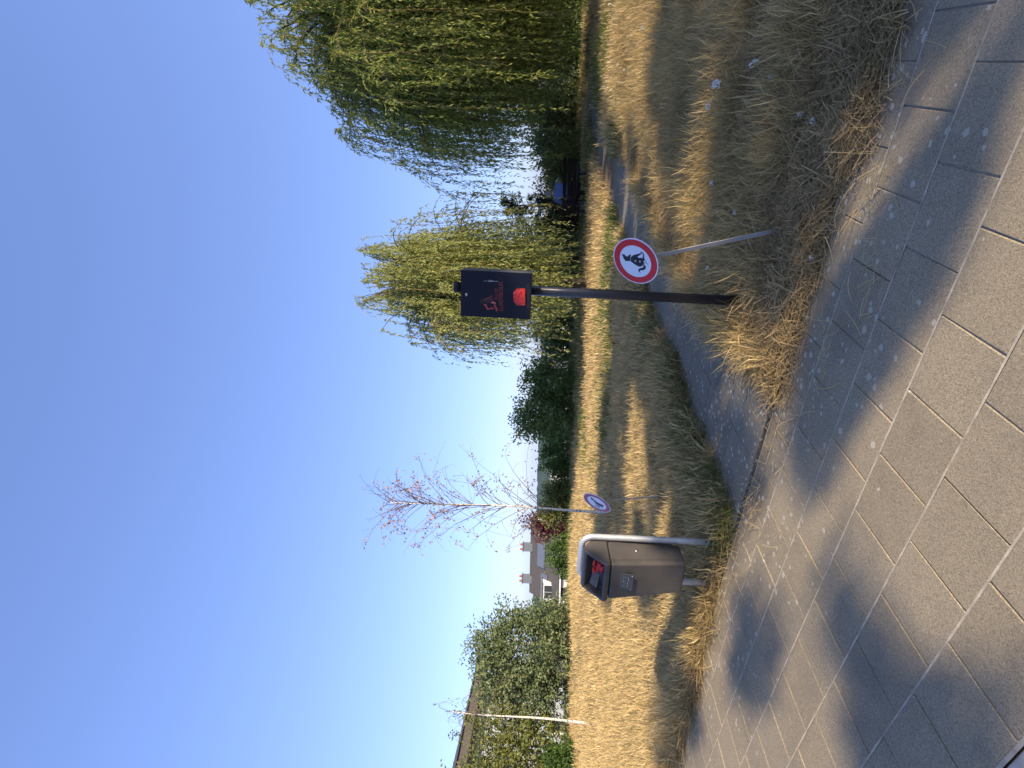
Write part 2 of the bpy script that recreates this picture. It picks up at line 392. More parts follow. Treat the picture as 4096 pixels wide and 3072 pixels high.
# side path: two edges traced on the ground, slabs near, plain surface beyond
PLe = np.array([(-.86, 4.02), (-.80, 4.15), (-.67, 4.35), (-.5, 4.6), (-.37, 4.87), (-.05, 5.31), (.21, 5.55), (.47, 6.1), (.76, 6.55), (1.13, 7.07), (1.85, 8.2), (2.58, 9.35), (3.06, 9.98), (3.82, 11.16), (4.37, 11.98), (5.24, 13.1), (6.59, 14.75), (9, 17.0), (14, 20)])
PRe = np.array([(.02, 3.27), (.10, 3.42), (.22, 3.7), (.36, 4.0), (.50, 4.3), (.64, 4.6), (.83, 5.0), (1.05, 5.4), (1.5, 6.0), (2.2, 6.95), (2.8, 7.7), (3.25, 8.3), (3.8, 9.0), (4.75, 10.5), (5.5, 11.5), (6.4, 12.6), (7.7, 14.1), (9.6, 16.3), (14.5, 19.2)])
nP = len(PLe)
pv = np.concatenate([np.c_[PLe, np.full(nP, .002)], np.c_[PRe, np.full(nP, .002)]])
pv[:, 2] += np.where(pv[:, 1] > 16, hz(pv[:, 0], pv[:, 1]) + .02, 0)
pf = np.array([[i, nP + i, nP + i + 1, i + 1] for i in range(nP - 1)])
side = struct(link('side_path', qmesh('side_path', pv, pf), MAT['path']))
pathpoly = np.concatenate([PLe, PRe[::-1]])
def inpoly(x, y, poly):
    x = np.asarray(x); y = np.asarray(y); ins = np.zeros(x.shape, bool); n = len(poly)
    for i in range(n):
        x1, y1 = poly[i]; x2, y2 = poly[(i + 1) % n]
        c_ = ((y1 > y) != (y2 > y)) & (x < (x2 - x1) * (y - y1) / (y2 - y1 + 1e-12) + x1); ins ^= c_
    return ins
def clip_poly(poly, a, b):                                           # keep the left of a->b
    out = []
    for i in range(len(poly)):
        p, q = poly[i], poly[(i + 1) % len(poly)]
        sp_ = (b[0] - a[0]) * (p[1] - a[1]) - (b[1] - a[1]) * (p[0] - a[0])
        sq_ = (b[0] - a[0]) * (q[1] - a[1]) - (b[1] - a[1]) * (q[0] - a[0])
        if sp_ >= 0: out.append(p)
        if sp_ * sq_ < 0:
            t = sp_ / (sp_ - sq_); out.append((p[0] + (q[0] - p[0]) * t, p[1] + (q[1] - p[1]) * t))
    return out
MP, NP_ = .29, .30
k0 = 0
for r_ in range(-1, 5):
    m0 = 1.70 + MP * r_
    for j in range(0, 19):
        n0 = 2.84 + NP_ * (j + (.5 if r_ % 2 else 0)) - .15
        a0 = max(n0, 2.835); b0 = n0 + NP_ - .005
        if b0 - a0 < .03: continue
        cx, cy = MN(m0 + MP / 2, (a0 + b0) / 2)
        poly = [tuple(MN(m0 + MP - .004, a0)), tuple(MN(m0, a0)), tuple(MN(m0, b0)), tuple(MN(m0 + MP - .004, b0))]
        # trim to the edges of the path
        ok = inpoly(np.array([p[0] for p in poly] + [cx]), np.array([p[1] for p in poly] + [cy]), pathpoly)
        if not ok.any(): continue
        ar = lambda pl: sum(pl[i][0] * pl[(i + 1) % len(pl)][1] - pl[(i + 1) % len(pl)][0] * pl[i][1] for i in range(len(pl)))
        if ar(poly) < 0: poly = poly[::-1]
        bm = bmesh.new()
        top = [bm.verts.new((p[0] - cx, p[1] - cy, 0)) for p in poly]; bot = [bm.verts.new((p[0] - cx, p[1] - cy, -.03)) for p in poly]
        bm.faces.new(top)
        for i in range(len(poly)): bm.faces.new([bot[i], bot[(i + 1) % len(poly)], top[(i + 1) % len(poly)], top[i]])
        bmesh.ops.bevel(bm, geom=[e for e in bm.edges if all(v_.co.z > -.001 for v_ in e.verts)], offset=.003, segments=1, affect='EDGES')
        me = bm_mesh('slab', bm); me.materials.append(MAT['pathslab'])
        o = link('slab', me, None, side); o.location = (cx, cy, .008 + rng.normal(0, .001)); o.rotation_euler = (rng.normal(0, .003), rng.normal(0, .003), 0)
        k0 += 1
print('slabs', nslab, k0)

# ------------------------------------------------------------------ trees and shrubs
def arc_pts(a, b, sag, n=8):
    t = np.linspace(0, 1, n)[:, None]; p = a + (b - a) * t
    p[:, 2] += (sag * 4 * t * (1 - t))[:, 0]
    return p
def willow(name, label, x, y, Rr, top, nb, ns_, mat, leafL, seed, low=.25, lift=.2):
    r = np.random.default_rng(seed); z0 = float(hz(x, y))
    t = thing(name, label, 'tree', (x, y, z0), group='weeping willows by the path')
    H = top - z0
    tr = [tube(np.array([(0, 0, -.1), (.05, .03, H * .18), (.12, -.05, H * .38), (.05, 0, H * .58)]), [Rr * .05, Rr * .042, Rr * .036, Rr * .02], 10)]
    lp = []; segs = []
    for b in range(nb):
        az = r.uniform(0, 2 * math.pi); q = math.sqrt(r.uniform(.03, 1)); rad = Rr * q * r.uniform(.58, .98)
        zt = H * (1 - .50 * q ** 2.4) * r.uniform(.80, 1.0)
        tip = np.array([math.cos(az) * rad, math.sin(az) * rad, zt])
        st = np.array([.1, 0, H * r.uniform(.25, .55)])
        mid = arc_pts(st, tip, H * .10, 7)
        lp.append(tube(mid, np.linspace(Rr * .013, .006, 7), 5, False))
        outd = np.array([math.cos(az), math.sin(az), 0])
        n_here = max(3, int(ns_ * r.uniform(.6, 1.4)))
        for s in range(n_here):
            k = r.integers(2, 7); base = mid[k] + r.normal(0, .12, 3) * Rr * .09
            o_ = outd * r.uniform(.15, .75) * Rr * .22 + r.normal(0, 1, 3) * np.array([1, 1, .1]) * Rr * .06
            ro = min(1.2, math.hypot(*(base + o_)[:2]) / (Rr * .95))
            low_e = low + lift * H * ro ** 2.2 * (r.uniform(.75, 1.25) if r.random() > .12 else .2)
            L = min(base[2] - low_e - .25 * H * r.random() ** 3, H * r.uniform(.25, .75))
            if L < .5: continue
            n = max(5, int(L / .22)); tt = np.linspace(0, 1, n)
            rise = .10 * Rr * r.uniform(.2, 1)
            ptx = base + np.outer(1 - np.exp(-tt * 3.2), o_)
            ptx[:, 2] += rise * np.sin(np.clip(tt * 5, 0, math.pi)) - L * np.clip(tt - .06, 0, 1) ** 1.12
            sw = r.normal(0, .05, 2) * L; ptx[:, 0] += sw[0] * tt ** 2 + .03 * np.sin(tt * 9 + r.uniform(0, 6)); ptx[:, 1] += sw[1] * tt ** 2
            segs.append(ptx)
    Pn, Dn = [], []
    tw = []
    for ptx in segs:
        ln = np.linalg.norm(np.diff(ptx, axis=0), axis=1).sum()
        nl = int(ln / (leafL * .42)); s = np.sort(r.uniform(.0, 1, nl)); f = s * (len(ptx) - 1); i = np.minimum(f.astype(int), len(ptx) - 2); fr = (f - i)[:, None]
        p = ptx[i] * (1 - fr) + ptx[i + 1] * fr; d = ptx[i + 1] - ptx[i]; d = d / (np.linalg.norm(d, axis=1)[:, None] + 1e-9)
        Pn.append(p); Dn.append(d * .9 + r.normal(0, .42, (nl, 3)) + np.array([0, 0, -.25]))
        if r.random() < .16: tw.append(tube(ptx, np.linspace(.006, .003, len(ptx)), 3, False))
    Pn = np.concatenate(Pn); Dn = np.concatenate(Dn)
    Vv, Ff = leaves(Pn, Dn, leafL * r.uniform(.7, 1.3, len(Pn)), leafL * r.uniform(.17, .26, len(Pn)), r)
    link('trunk', qmesh('trunk', *cat(tr)), MAT['bark'], t, True)
    link('limbs', qmesh('limbs', *cat(lp)), MAT['bark'], t, True)
    link('twigs', qmesh('twigs', *cat(tw)), MAT['twig'], t)
    link('crown', qmesh('crown', Vv, Ff), mat, t)
    return len(Ff)
nl1 = willow('weeping_willow', 'large weeping willow at the frame edge, trailing over the path beside the bench', 10.3, 13.5, 5.5, 9.4, 260, 26, MAT['willow'], .12, 11, .25, .25)
nl2 = willow('weeping_willow', 'smaller feathery weeping willow standing behind the dark bag dispenser', 2.62, 13.9, 2.35, 6.55, 105, 16, MAT['willow2'], .10, 12, .12, .33)
print('willow leaves', nl1, nl2)

def shrub(name, label, cat_, x, y, lobes, n, L, mat, seed, group=None, W=.55, stems=5, droop=.2, z0=None, stray=.25):
    """lobes: (dx, dy, z, rx, ry, rz)"""
    r = np.random.default_rng(seed); z0 = float(hz(x, y)) if z0 is None else z0
    t = thing(name, label, cat_, (x, y, z0), group=group)
    vol = np.array([l[3] * l[4] * l[5] for l in lobes]); vol = vol / vol.sum()
    Pn, Dn, st = [], [], []
    for l, vv in zip(lobes, vol):
        nspr = max(12, int(n * vv / 14)); c_ = np.array(l[:3]); e = np.array(l[3:])
        d = r.normal(size=(nspr, 3)); d /= np.linalg.norm(d, axis=1)[:, None]
        rad = r.uniform(.25, 1, nspr) ** .45 * r.uniform(.86, 1.0 + stray, nspr)
        lump = 1 + .18 * np.sin(d[:, 0] * 5 + seed) * np.cos(d[:, 2] * 4 + seed * 2) + .1 * np.sin(d[:, 1] * 9)
        ce = c_ + d * e * (rad * lump)[:, None]
        ce[:, 2] = np.maximum(ce[:, 2], .04)
        sd = d * .7 + np.array([0, 0, .55]) + r.normal(0, .35, (nspr, 3)); sd /= np.linalg.norm(sd, axis=1)[:, None]
        for k in range(14):                                          # a spray of leaves along a short twig
            off = (k / 13. - .5) * L * 4.2
            Pn.append(ce + sd * off + r.normal(0, L * .5, (nspr, 3))); Dn.append(sd * .6 + r.normal(0, .7, (nspr, 3)) - np.array([0, 0, droop]))
    for k in range(stems):
        l = lobes[k % len(lobes)]; a = np.array([r.normal(0, .12) + l[0] * .5, r.normal(0, .1), -.05]); b = np.array(l[:3]) + r.normal(0, .35, 3) * np.array(l[3:]) + np.array([0, 0, l[5] * .35])
        st.append(tube(arc_pts(a, b, .1, 6), np.linspace(.035, .01, 6), 6, False))
    Pn = np.concatenate(Pn); Dn = np.concatenate(Dn)
    V_, F_ = leaves(Pn, Dn, L * r.uniform(.7, 1.3, len(Pn)), L * W * r.uniform(.8, 1.2, len(Pn)), r)
    link('stems', qmesh('stems', *cat(st)), MAT['bark'], t, True)
    link('crown', qmesh('crown', V_, F_), mat, t)
    return t
g_far = 'shrubs along the far side of the meadow'
shrub('leafy_shrub', 'tall loose sage green shrub with pale leaf tips in front of the grey house', 'shrub', -8.2, 16.2,
      [(.2, 0, 1.5, 1.3, .9, 1.45), (-1.2, .2, 1.5, 1.0, .8, 1.35), (1.05, .1, 1.0, .5, .6, 1.0), (.2, 0, 2.6, .75, .6, .65), (-.6, 0, 2.4, .7, .6, .6), (1.5, 0, .6, .3, .4, .6)], 26000, .095, MAT['sage'], 21, g_far, stems=9)
shrub('leafy_shrub', 'airy yellow green shrub at the photo edge hiding the grey house wall', 'shrub', -10.9, 15.4,
      [(.3, 0, 1.5, .75, .7, 1.4), (-.6, 0, 1.7, .9, .8, 1.6), (-.8, 0, 3.0, .6, .6, .6), (.95, .2, 1.9, .45, .5, 1.2)], 15000, .10, MAT['lime'], 22, g_far, stems=7, stray=.45)
shrub('low_bush', 'low bright green rounded bush at the foot of the thin bare birch', 'bush', -10.4, 14.6,
      [(0, 0, .45, .75, .6, .55), (-.9, 0, .5, .7, .6, .6)], 9000, .075, MAT['bright'], 23, g_far, W=.8)
shrub('hazel_bush', 'dense deep green two humped bush in the middle of the meadow edge', 'bush', -.5, 17.6,
      [(.6, 0, .85, .8, .8, .85), (-.42, 0, 1.0, .85, .8, 1.0), (-.7, .1, 1.55, .5, .5, .5), (.75, 0, 1.4, .5, .5, .4)], 13000, .085, MAT['deep'], 24, g_far, W=.7, stems=7)
for i, (x, y, h_, w_, mt, lb) in enumerate([(-2.3, 19.4, 1.15, .75, 'bright', 'fresh green bush right beside the two humped dark bush'),
        (-3.4, 19.6, .95, .65, 'lime', 'small pale bush before the long white building far off'),
        (-4.25, 19.2, 1.2, .7, 'lime', 'yellow green bush just behind the tilted sign and the leafless birch trunk'),
        (1.3, 19.2, 1.25, .5, 'sage', 'greyish bush below the distant white gabled house'),
        (2.0, 18.6, 1.7, .55, 'deep', 'dark bush half hidden by the trailing tips of the smaller willow')]):
    shrub('low_bush', lb, 'bush', x, y, [(0, 0, h_ * .5, w_, w_ * .8, h_ * .5), (w_ * .5, 0, h_ * .4, w_ * .6, w_ * .6, h_ * .42), (-w_ * .5, 0, h_ * .55, w_ * .55, w_ * .5, h_ * .5)], 4200, .08, MAT[mt], 30 + i, g_far, W=.7)
shrub('copper_shrub', 'dark purple leaved shrub beside the slate roofed white house', 'shrub', -7.2, 27.5, [(0, 0, 1.7, .62, .6, 1.2), (.2, 0, 2.8, .42, .4, .7), (-.2, 0, 1, .55, .5, .9)], 6000, .10, MAT['purple'], 41, W=.7)
shrub('garden_shrub', 'rounded green garden shrub in front of the slate roofed white house', 'shrub', -7.35, 23.6, [(0, 0, .75, .65, .6, .75), (.45, 0, .6, .45, .5, .6), (-.5, 0, .6, .45, .5, .6)], 5500, .09, MAT['bright'], 42, W=.7)
shrub('dark_bush', 'shaded dark bush behind the smaller willow, left of the bench', 'bush', 3.9, 16.6, [(0, 0, 1.0, .9, .7, 1.0), (.7, 0, 1.3, .6, .6, .9), (-.8, .2, .8, .6, .6, .8)], 9000, .085, MAT['deep'], 43, W=.65)
shrub('dark_bush', 'green bush behind the bench slats, leaves coloured as if sunlit', 'bush', 6.7, 18.2, [(0, 0, .8, .9, .7, .8), (.9, 0, .7, .7, .6, .7), (-.9, 0, .6, .6, .6, .6)], 7000, .085, MAT['lime'], 44, W=.65)  # yellow-green leaves put sunlight into the colour of this shaded bush
shrub('copper_shrub', 'small maroon shrub showing just above the seated person', 'shrub', 5.0, 16.9, [(0, 0, .9, .45, .4, .6)], 1600, .08, MAT['purple'], 45, W=.7)
for i, (x, y, h_, w_, mt, lb) in enumerate([(9.0, 19.2, 1.9, 1.0, 'sage', 'grey green hedge bush behind the large willow, nearest the bench'), (10.6, 18.9, 2.6, 1.2, 'sage', 'hedge bush behind the middle of the large willow'),
        (12.7, 18.6, 2.5, 1.2, 'deep', 'hedge bush behind the large willow, farthest from the bench'), (14.9, 19.0, 2.6, 1.2, 'deep', 'hedge bush behind the large willow at the photo edge')]):
    shrub('hedge_bush', lb, 'bush', x, y, [(0, 0, h_ * .5, w_, .8, h_ * .5), (w_ * .7, 0, h_ * .4, w_ * .7, .7, h_ * .42), (-w_ * .7, 0, h_ * .45, w_ * .7, .7, h_ * .45)], 9000, .10, MAT[mt], 90 + i, 'hedge bushes behind the large willow', W=.7)
# spiky conifer between the willows
def conifer(x, y, h_, seed):
    r = np.random.default_rng(seed); z0 = float(hz(x, y)); t = thing('conifer', 'dark spiky conifer rising between the two willows behind the bench', 'tree', (x, y, z0))
    Pn, Dn, st = [], [], [tube(np.array([(0, 0, -.1), (.02, 0, h_ * .5), (0, 0, h_ * .97)]), [.07, .05, .01], 7)]
    for b in range(70):
        zb = h_ * r.uniform(.05, .93); az = r.uniform(0, 6.28); Lb = (1.0 - .75 * zb / h_) * r.uniform(.6, 1.15) * .95
        d = np.array([math.cos(az), math.sin(az), r.uniform(.25, .8)]); d /= np.linalg.norm(d)
        a = np.array([0, 0, zb]); bp = arc_pts(a, a + d * Lb, -.05, 5); st.append(tube(bp, np.linspace(.014, .004, 5), 4, False))
        k = 60; f = r.uniform(.15, 1, k)[:, None]
        Pn.append(a + d * Lb * f + r.normal(0, .035, (k, 3))); Dn.append(d + r.normal(0, .5, (k, 3)))
    Pn = np.concatenate(Pn); Dn = np.concatenate(Dn)
    V_, F_ = leaves(Pn, Dn, .11 * r.uniform(.6, 1.3, len(Pn)), .028, r)
    link('trunk', qmesh('trunk', *cat(st)), MAT['bark'], t); link('crown', qmesh('crown', V_, F_), MAT['conifer'], t)
conifer(5.75, 17.4, 2.75, 51)

def birch(label, base, top, seed, nbr, Lb, leafmt, nleaf, first=.28, droop=.26, r0=.045):
    r = np.random.default_rng(seed); t = thing('birch_tree', label, 'tree', tuple(base), group='young birches in the meadow')
    H = top - base; n = 14; tt = np.linspace(0, 1, n)[:, None]; tp = H * tt; tp[:, 0] += .018 * np.sin(tt[:, 0] * 7 + seed); tp[:, 0] -= .018 * math.sin(seed)
    tp[0, 2] = -.05
    tr = tube(tp, np.linspace(r0, .006, n), 8)
    br, Pn, Dn = [], [], []
    for b in range(nbr):
        f = first + (1 - first) * r.random() ** .85; k = f * (n - 1); i = min(int(k), n - 2); a = tp[i] * (1 - k + i) + tp[i + 1] * (k - i)
        az = r.uniform(0, 6.28); L = Lb * (1.15 - .6 * f) * r.uniform(.45, 1.25)
        d = np.array([math.cos(az) * .85, math.sin(az) * .85, r.uniform(.7, 1.9)]); d /= np.linalg.norm(d)
        m_ = 10; s = np.linspace(0, 1, m_)[:, None]; pt = a + d * L * s + np.array([0, 0, -1]) * L * droop * s ** 2.4 + np.cumsum(r.normal(0, .012, (m_, 3)), 0) * s
        br.append(tube(pt, np.linspace(.0062, .002, m_), 4, False))
        for q in range(r.integers(3, 7)):
            i2 = r.integers(3, m_); d2 = r.normal(0, .6, 3) + d * .5; L2 = L * r.uniform(.12, .4); s2 = np.linspace(0, 1, 6)[:, None]
            p2 = pt[i2] + d2 * L2 * s2 + np.array([0, 0, -1]) * L2 * droop * 1.4 * s2 ** 2
            br.append(tube(p2, np.linspace(.003, .0015, 6), 3, False))
            if r.random() < nleaf:
                k_ = r.integers(3, 8); Pn.append(p2[r.integers(2, 6, k_)] + r.normal(0, .03, (k_, 3))); Dn.append(r.normal(0, .7, (k_, 3)) - np.array([0, 0, .7]))
        if r.random() < nleaf * 1.2:
            k_ = 7; Pn.append(pt[-1] + r.normal(0, .045, (k_, 3))); Dn.append(r.normal(0, .6, (k_, 3)) - np.array([0, 0, .8]))
    Pn = np.concatenate(Pn); Dn = np.concatenate(Dn); V_, F_ = leaves(Pn, Dn, .05 * r.uniform(.7, 1.3, len(Pn)), .028, r)
    link('trunk', qmesh('trunk', *tr), MAT['birch'], t, True); link('branches', qmesh('branches', *cat(br)), MAT['birchtwig'], t); link('crown', qmesh('crown', V_, F_), MAT[leafmt], t)
b1 = G(2462, 2052); birch('slender birch with nearly bare branches and a few brown leaves near the bin', b1 + [0, 0, -.03], P(1560, 2010, b1[1]), 61, 58, 1.65, 'autumn', .5, r0=.025)
b2 = G(2372, 2896); birch('thin white stemmed birch with a few drooping bare twigs before the shrubs', b2 + [0, 0, -.03], P(1800, 2848, b2[1]), 62, 15, 1.3, 'yleaf', .22, .6, .95, .034)

# unseen trees behind the viewer; crowns shaped to throw dappled shade on chosen ground
def shade_tree(label, targets, hr, seed, fill=1.0, foot=None):
    r = np.random.default_rng(seed); hm = sum(hr) / 2; trunk = np.array([(a, b) for a, b, _ in targets]).mean(0) + SUN[:2] / SUN[2] * hm; trunk = trunk if foot is None else np.array(foot); t = thing('unseen_tree', label, 'tree', (trunk[0], trunk[1], -.02), group='unseen trees behind the viewer that cast the near shade')
    Pn, Dn, st = [], [], []
    top = np.array([0, 0, hr[0] * .6]); st.append(tube(np.array([(0, 0, -.1), (.04, 0, 1.2), (0, .05, hr[0] * .5), top]), [.2, .16, .14, .10], 10))
    for ti, (gx, gy, rr) in enumerate(targets):
        h = r.uniform(*hr); c_ = np.array([gx + h * SUN[0] / SUN[2] - trunk[0], gy + h * SUN[1] / SUN[2] - trunk[1], h])
        k = int((130 * (rr / .4) ** 2 + 40) * fill)
        d = r.normal(size=(k, 3)); d /= np.linalg.norm(d, axis=1)[:, None]
        Pn.append(c_ + d * np.array([1, 1, .22]) * (rr * r.uniform(.2, 1.1, k) ** .6)[:, None]); Dn.append(d + r.normal(0, .6, (k, 3)) - [0, 0, .3])
        if ti % 9 == 0: st.append(tube(arc_pts(top * r.uniform(.8, 1), c_, .25, 5), np.linspace(.022, .006, 5), 5, False))
    Pn = np.concatenate(Pn); Dn = np.concatenate(Dn)
    V_, F_ = leaves(Pn, Dn, .15 * r.uniform(.7, 1.3, len(Pn)), .10, r)
    link('trunk', qmesh('trunk', *cat(st)), MAT['bark'], t, True); link('crown', qmesh('crown', V_, F_), MAT['bright'], t)
r = np.random.default_rng(5)
tA, tB, tC, tD = [], [], [], []
def scatter(poly, dens, rlo, rhi, out, keep=1.0, veto=None):
    poly = np.array(poly); lo_, hi_ = poly.min(0), poly.max(0); n = int((hi_ - lo_).prod() * dens)
    for x, y in r.uniform(lo_, hi_, (n, 2)):
        if inpoly(np.array([x]), np.array([y]), poly)[0] and r.random() < keep and not (veto and veto(x, y)): out.append((x, y, r.uniform(rlo, rhi)))
# verge and the edge of the pavement
scatter([MN(-2.2, 2.72), MN(1.5, 2.72), MN(1.9, 4.5), MN(1.0, 7.6), MN(-1.6, 7.9), MN(-2.6, 5)], 3.4, .28, .5, tA, .84)
band = [G(*p)[:2] for p in ((4095, 85), (3980, 360), (3900, 620), (3830, 830), (3745, 1090), (3690, 1350), (3590, 1440), (3450, 1370), (3430, 1600), (3365, 1790), (3260, 1900), (3180, 1980), (3050, 1900), (3170, 1640), (3240, 1400), (3330, 1100), (3420, 800), (3480, 560), (3560, 250), (3650, -100), (4150, -150))]
sA, sB = G(3500, 620)[:2], G(3395, 1010)[:2]
def sunny(x, y):
    t = np.clip(((np.array([x, y]) - sA) @ (sB - sA)) / ((sB - sA) @ (sB - sA)), 0, 1); return np.linalg.norm(np.array([x, y]) - sA - t * (sB - sA)) < .10
scatter(band, 20, .09, .16, tA, .95, sunny)
scatter([MN(-2.2, 2.85), MN(1.5, 2.85), MN(1.7, 3.7), MN(-2.2, 3.9)], 7, .14, .26, tA, .95)
# side path and the near meadow
def lit(x, y):
    return (x < -.40 * y) or (abs(y - 6.9 + .25 * x) < .25 and x < -.3) or (abs(x - .62 - (y - 5.4) * .6) < .16 and 4.7 < y < 6.4) or math.hypot(x + .12, y - 4.5) < .3
scatter([(-.95, 3.9), (-.1, 3.4), (.6, 4.6), (2.4, 7.4), (2.2, 9.4), (-1.4, 10.6), (-4.1, 11.3), (-3.6, 9.2), (-2.2, 5.8)], 4.6, .28, .48, tB, .95, lit)
scatter(np.concatenate([PLe[9:17], PRe[9:17][::-1]]), 5, .22, .36, tB, .85)
# soft patches on the left of the pavement, and the deep shade in its corner
for px, py, q in ((2960, 2680, .16), (3020, 2600, .12), (3390, 2500, .09), (3490, 2880, .15), (2740, 2860, .15), (2700, 2780, .13), (2680, 2990, .2)):
    g = G(px, py)
    for _k in range(9): tD.append((g[0] + r.normal(0, q * 1.3), g[1] + r.normal(0, q * .8), q * r.uniform(.6, 1.0)))
scatter([G(4150, 2830)[:2], G(3950, 2870)[:2], G(3700, 2900)[:2], G(3420, 2990)[:2], G(3250, 3150)[:2], G(4150, 3400)[:2]], 26, .14, .2, tC)
shade_tree('broad leafy tree outside the photo that shades the near verge', tA, (6.5, 9.5), 71)
shade_tree('second leafy tree outside the photo that shades the side path and meadow', tB, (6.5, 9.5), 72)
shade_tree('unseen leafy tree added to shade the pavement corner', tC, (6.5, 8.0), 73, 1.0, (1.3, -4.6))  # unseen caster added for the corner shadow
shade_tree('thin leafy tree outside the photo that dapples the pavement left of the viewer', tD, (8.0, 10.0), 74, .26, (1.9, -6.2))
print('shade clumps', len(tA), len(tB), len(tC))

# ------------------------------------------------------------------ houses and hills
def quad(name, pts, mat, parent, th=.05, nrm_=None):
    pts = [np.asarray(p, float) for p in pts]; n_ = nrm(np.cross(pts[1] - pts[0], pts[2] - pts[0])) if nrm_ is None else nrm_
    bm = bmesh.new(); a = [bm.verts.new(p) for p in pts]; b = [bm.verts.new(p + n_ * th) for p in pts]; k = len(pts)
    bm.faces.new(a[::-1]); bm.faces.new(b)
    for i in range(k): bm.faces.new([a[i], a[(i + 1) % k], b[(i + 1) % k], b[i]])
    return link(name, bm_mesh(name, bm), mat, parent)
def window(parent, c_, w_, h_, ax, out, fw=.08):
    """window with frame, pane and sill; ax = unit vector along the wall, out = wall normal"""
    c_ = np.asarray(c_, float); ax = nrm(ax); out = nrm(out); up = np.array([0, 0, 1.])
    def B(cc, ww, hh, dd):
        Mx = Matrix(((ax[0], out[0], up[0], cc[0]), (ax[1], out[1], up[1], cc[1]), (ax[2], out[2], up[2], cc[2]), (0, 0, 0, 1)))
        return box('p', 0, 0, 0, ww, dd, hh, mtx=Mx)
    f = link('window', B(c_ + out * .02, w_, h_, .10), MAT['frame'], parent)
    for s in (-.5, .5):
        pw = w_ / 2 - fw * 1.3
        p = link('pane', B(c_ + out * .065 + ax * s * (pw + fw * .5), pw, h_ - 2 * fw, .03), MAT['pane'], f)
    link('sill', B(c_ + out * .10 - up * (h_ / 2 + .05), w_ + .2, .08, .22), MAT['grey'], f)
# white house with slate roof
hy = 55.0
def HP(px, py, dy=0): return P(px, py, hy + dy)
xr, xl = HP(2228, 2118)[0], HP(2228, 2412)[0]
ze, zr = HP(2228, 2300)[2], HP(2122, 2300, 3.4)[2]
hs = thing('white_house', 'white house with long slate roof, dormer and two chimneys behind the meadow', 'house', ((xl + xr) / 2, hy + 3.4, -9.0))
def part(name, me, mat, parent, root):
    o = link(name, me, mat, parent); o.matrix_parent_inverse = Matrix.Translation(-Vector(root.location)); return o
def house_local(root): return np.array(root.location)
O = house_local(hs)
def q_(name, pts, mat, parent=None, th=.06): return quad(name, [np.asarray(p) - O for p in pts], mat, parent or hs, th)
link('wall', box('wall', 0, 0, (ze + 9) / 2 - 0.0, xr - xl, 6.8, ze + 9.0), MAT['white'], hs)
roof = q_('roof', [(xl - .3, hy - .35, ze - .25), (xr + .3, hy - .35, ze - .25), (xr + .3, hy + 3.4, zr), (xl - .3, hy + 3.4, zr)], MAT['slate'], None, .12)
q_('roof', [(xl - .3, hy + 7.15, ze - .25), (xl - .3, hy + 3.4, zr), (xr + .3, hy + 3.4, zr), (xr + .3, hy + 7.15, ze - .25)], MAT['slate'], None, .12)
for xx in (xl - .02, xr + .02):
    q_('gable', [(xx, hy + .05, ze), (xx, hy + 6.75, ze), (xx, hy + 3.4, zr - .05)], MAT['white'], None, .05)
link('gutter', box('gutter', 0, -3.4 - .42, ze - .3 + 9, xr - xl + .7, .14, .14), MAT['frame'], hs)
def slope_pt(px, py):
    n_ = nrm(np.array([0, -(zr - ze), 3.4])); return PL(px, py, np.array([0, hy, ze]), n_), n_
for (cx_, cy_) in ((2130, 2190), (2128, 2318)):
    p0, n_ = slope_pt(cx_, cy_); ch = link('chimney', box('chimney', p0[0] - O[0], 3.4 - 3.4, zr + .25 + 9, .8, .7, 1.2), MAT['zinc'], hs)
    link('chimney_cap', box('cap', p0[0] - O[0], 0, zr + .89 + 9, 1.0, .85, .08), MAT['zinc'], ch)
    for k in (-.25, .25): link('chimney_pot', qmesh('pot', *tube(np.array([(p0[0] - O[0] + k, 0, zr + .9 + 9), (p0[0] - O[0] + k, 0, zr + 1.2 + 9)]), [.13, .10], 10)), MAT['clay'], ch)
dp, n_ = slope_pt(2196, 2361)
dx, dz = dp[0] - O[0], dp[2]
dm = link('dormer', box('dormer', dx, dp[1] + .4 - O[1], dz + 9.0, 1.95, 1.7, 1.5), MAT['white'], hs)
link('dormer_roof', box('dormer_roof', dx, dp[1] + .35 - O[1], dz + .8 + 9.0, 2.2, 2.1, .12), MAT['zinc'], dm)
window(dm, (dx, dp[1] - .46 - O[1], dz + .02 + 9.0), 1.5, 1.15, (1, 0, 0), (0, -1, 0))
sp, n_ = slope_pt(2171, 2222)
e_ = nrm(np.array([0, 3.4, zr - ze]))
q_('solar_panel', [sp + np.array([-1.2, 0, 0]) - e_ * .6 + n_ * .18, sp + np.array([1.2, 0, 0]) - e_ * .6 + n_ * .18, sp + np.array([1.2, 0, 0]) + e_ * .6 + n_ * .18, sp + np.array([-1.2, 0, 0]) + e_ * .6 + n_ * .18], MAT['solar'])
sp, n_ = slope_pt(2182, 2311)
sk = q_('skylight', [sp + np.array([-.4, 0, 0]) - e_ * .5 + n_ * .16, sp + np.array([.4, 0, 0]) - e_ * .5 + n_ * .16, sp + np.array([.4, 0, 0]) + e_ * .5 + n_ * .16, sp + np.array([-.4, 0, 0]) + e_ * .5 + n_ * .16], MAT['solar'])
for (wx, wy, ww) in ((2259, 2296, 1.3), (2259, 2376, 1.5)):
    p0 = P(wx, wy, hy); window(hs, (p0[0] - O[0], -3.42, p0[2] + 9.0), ww, 1.1, (1, 0, 0), (0, -1, 0))
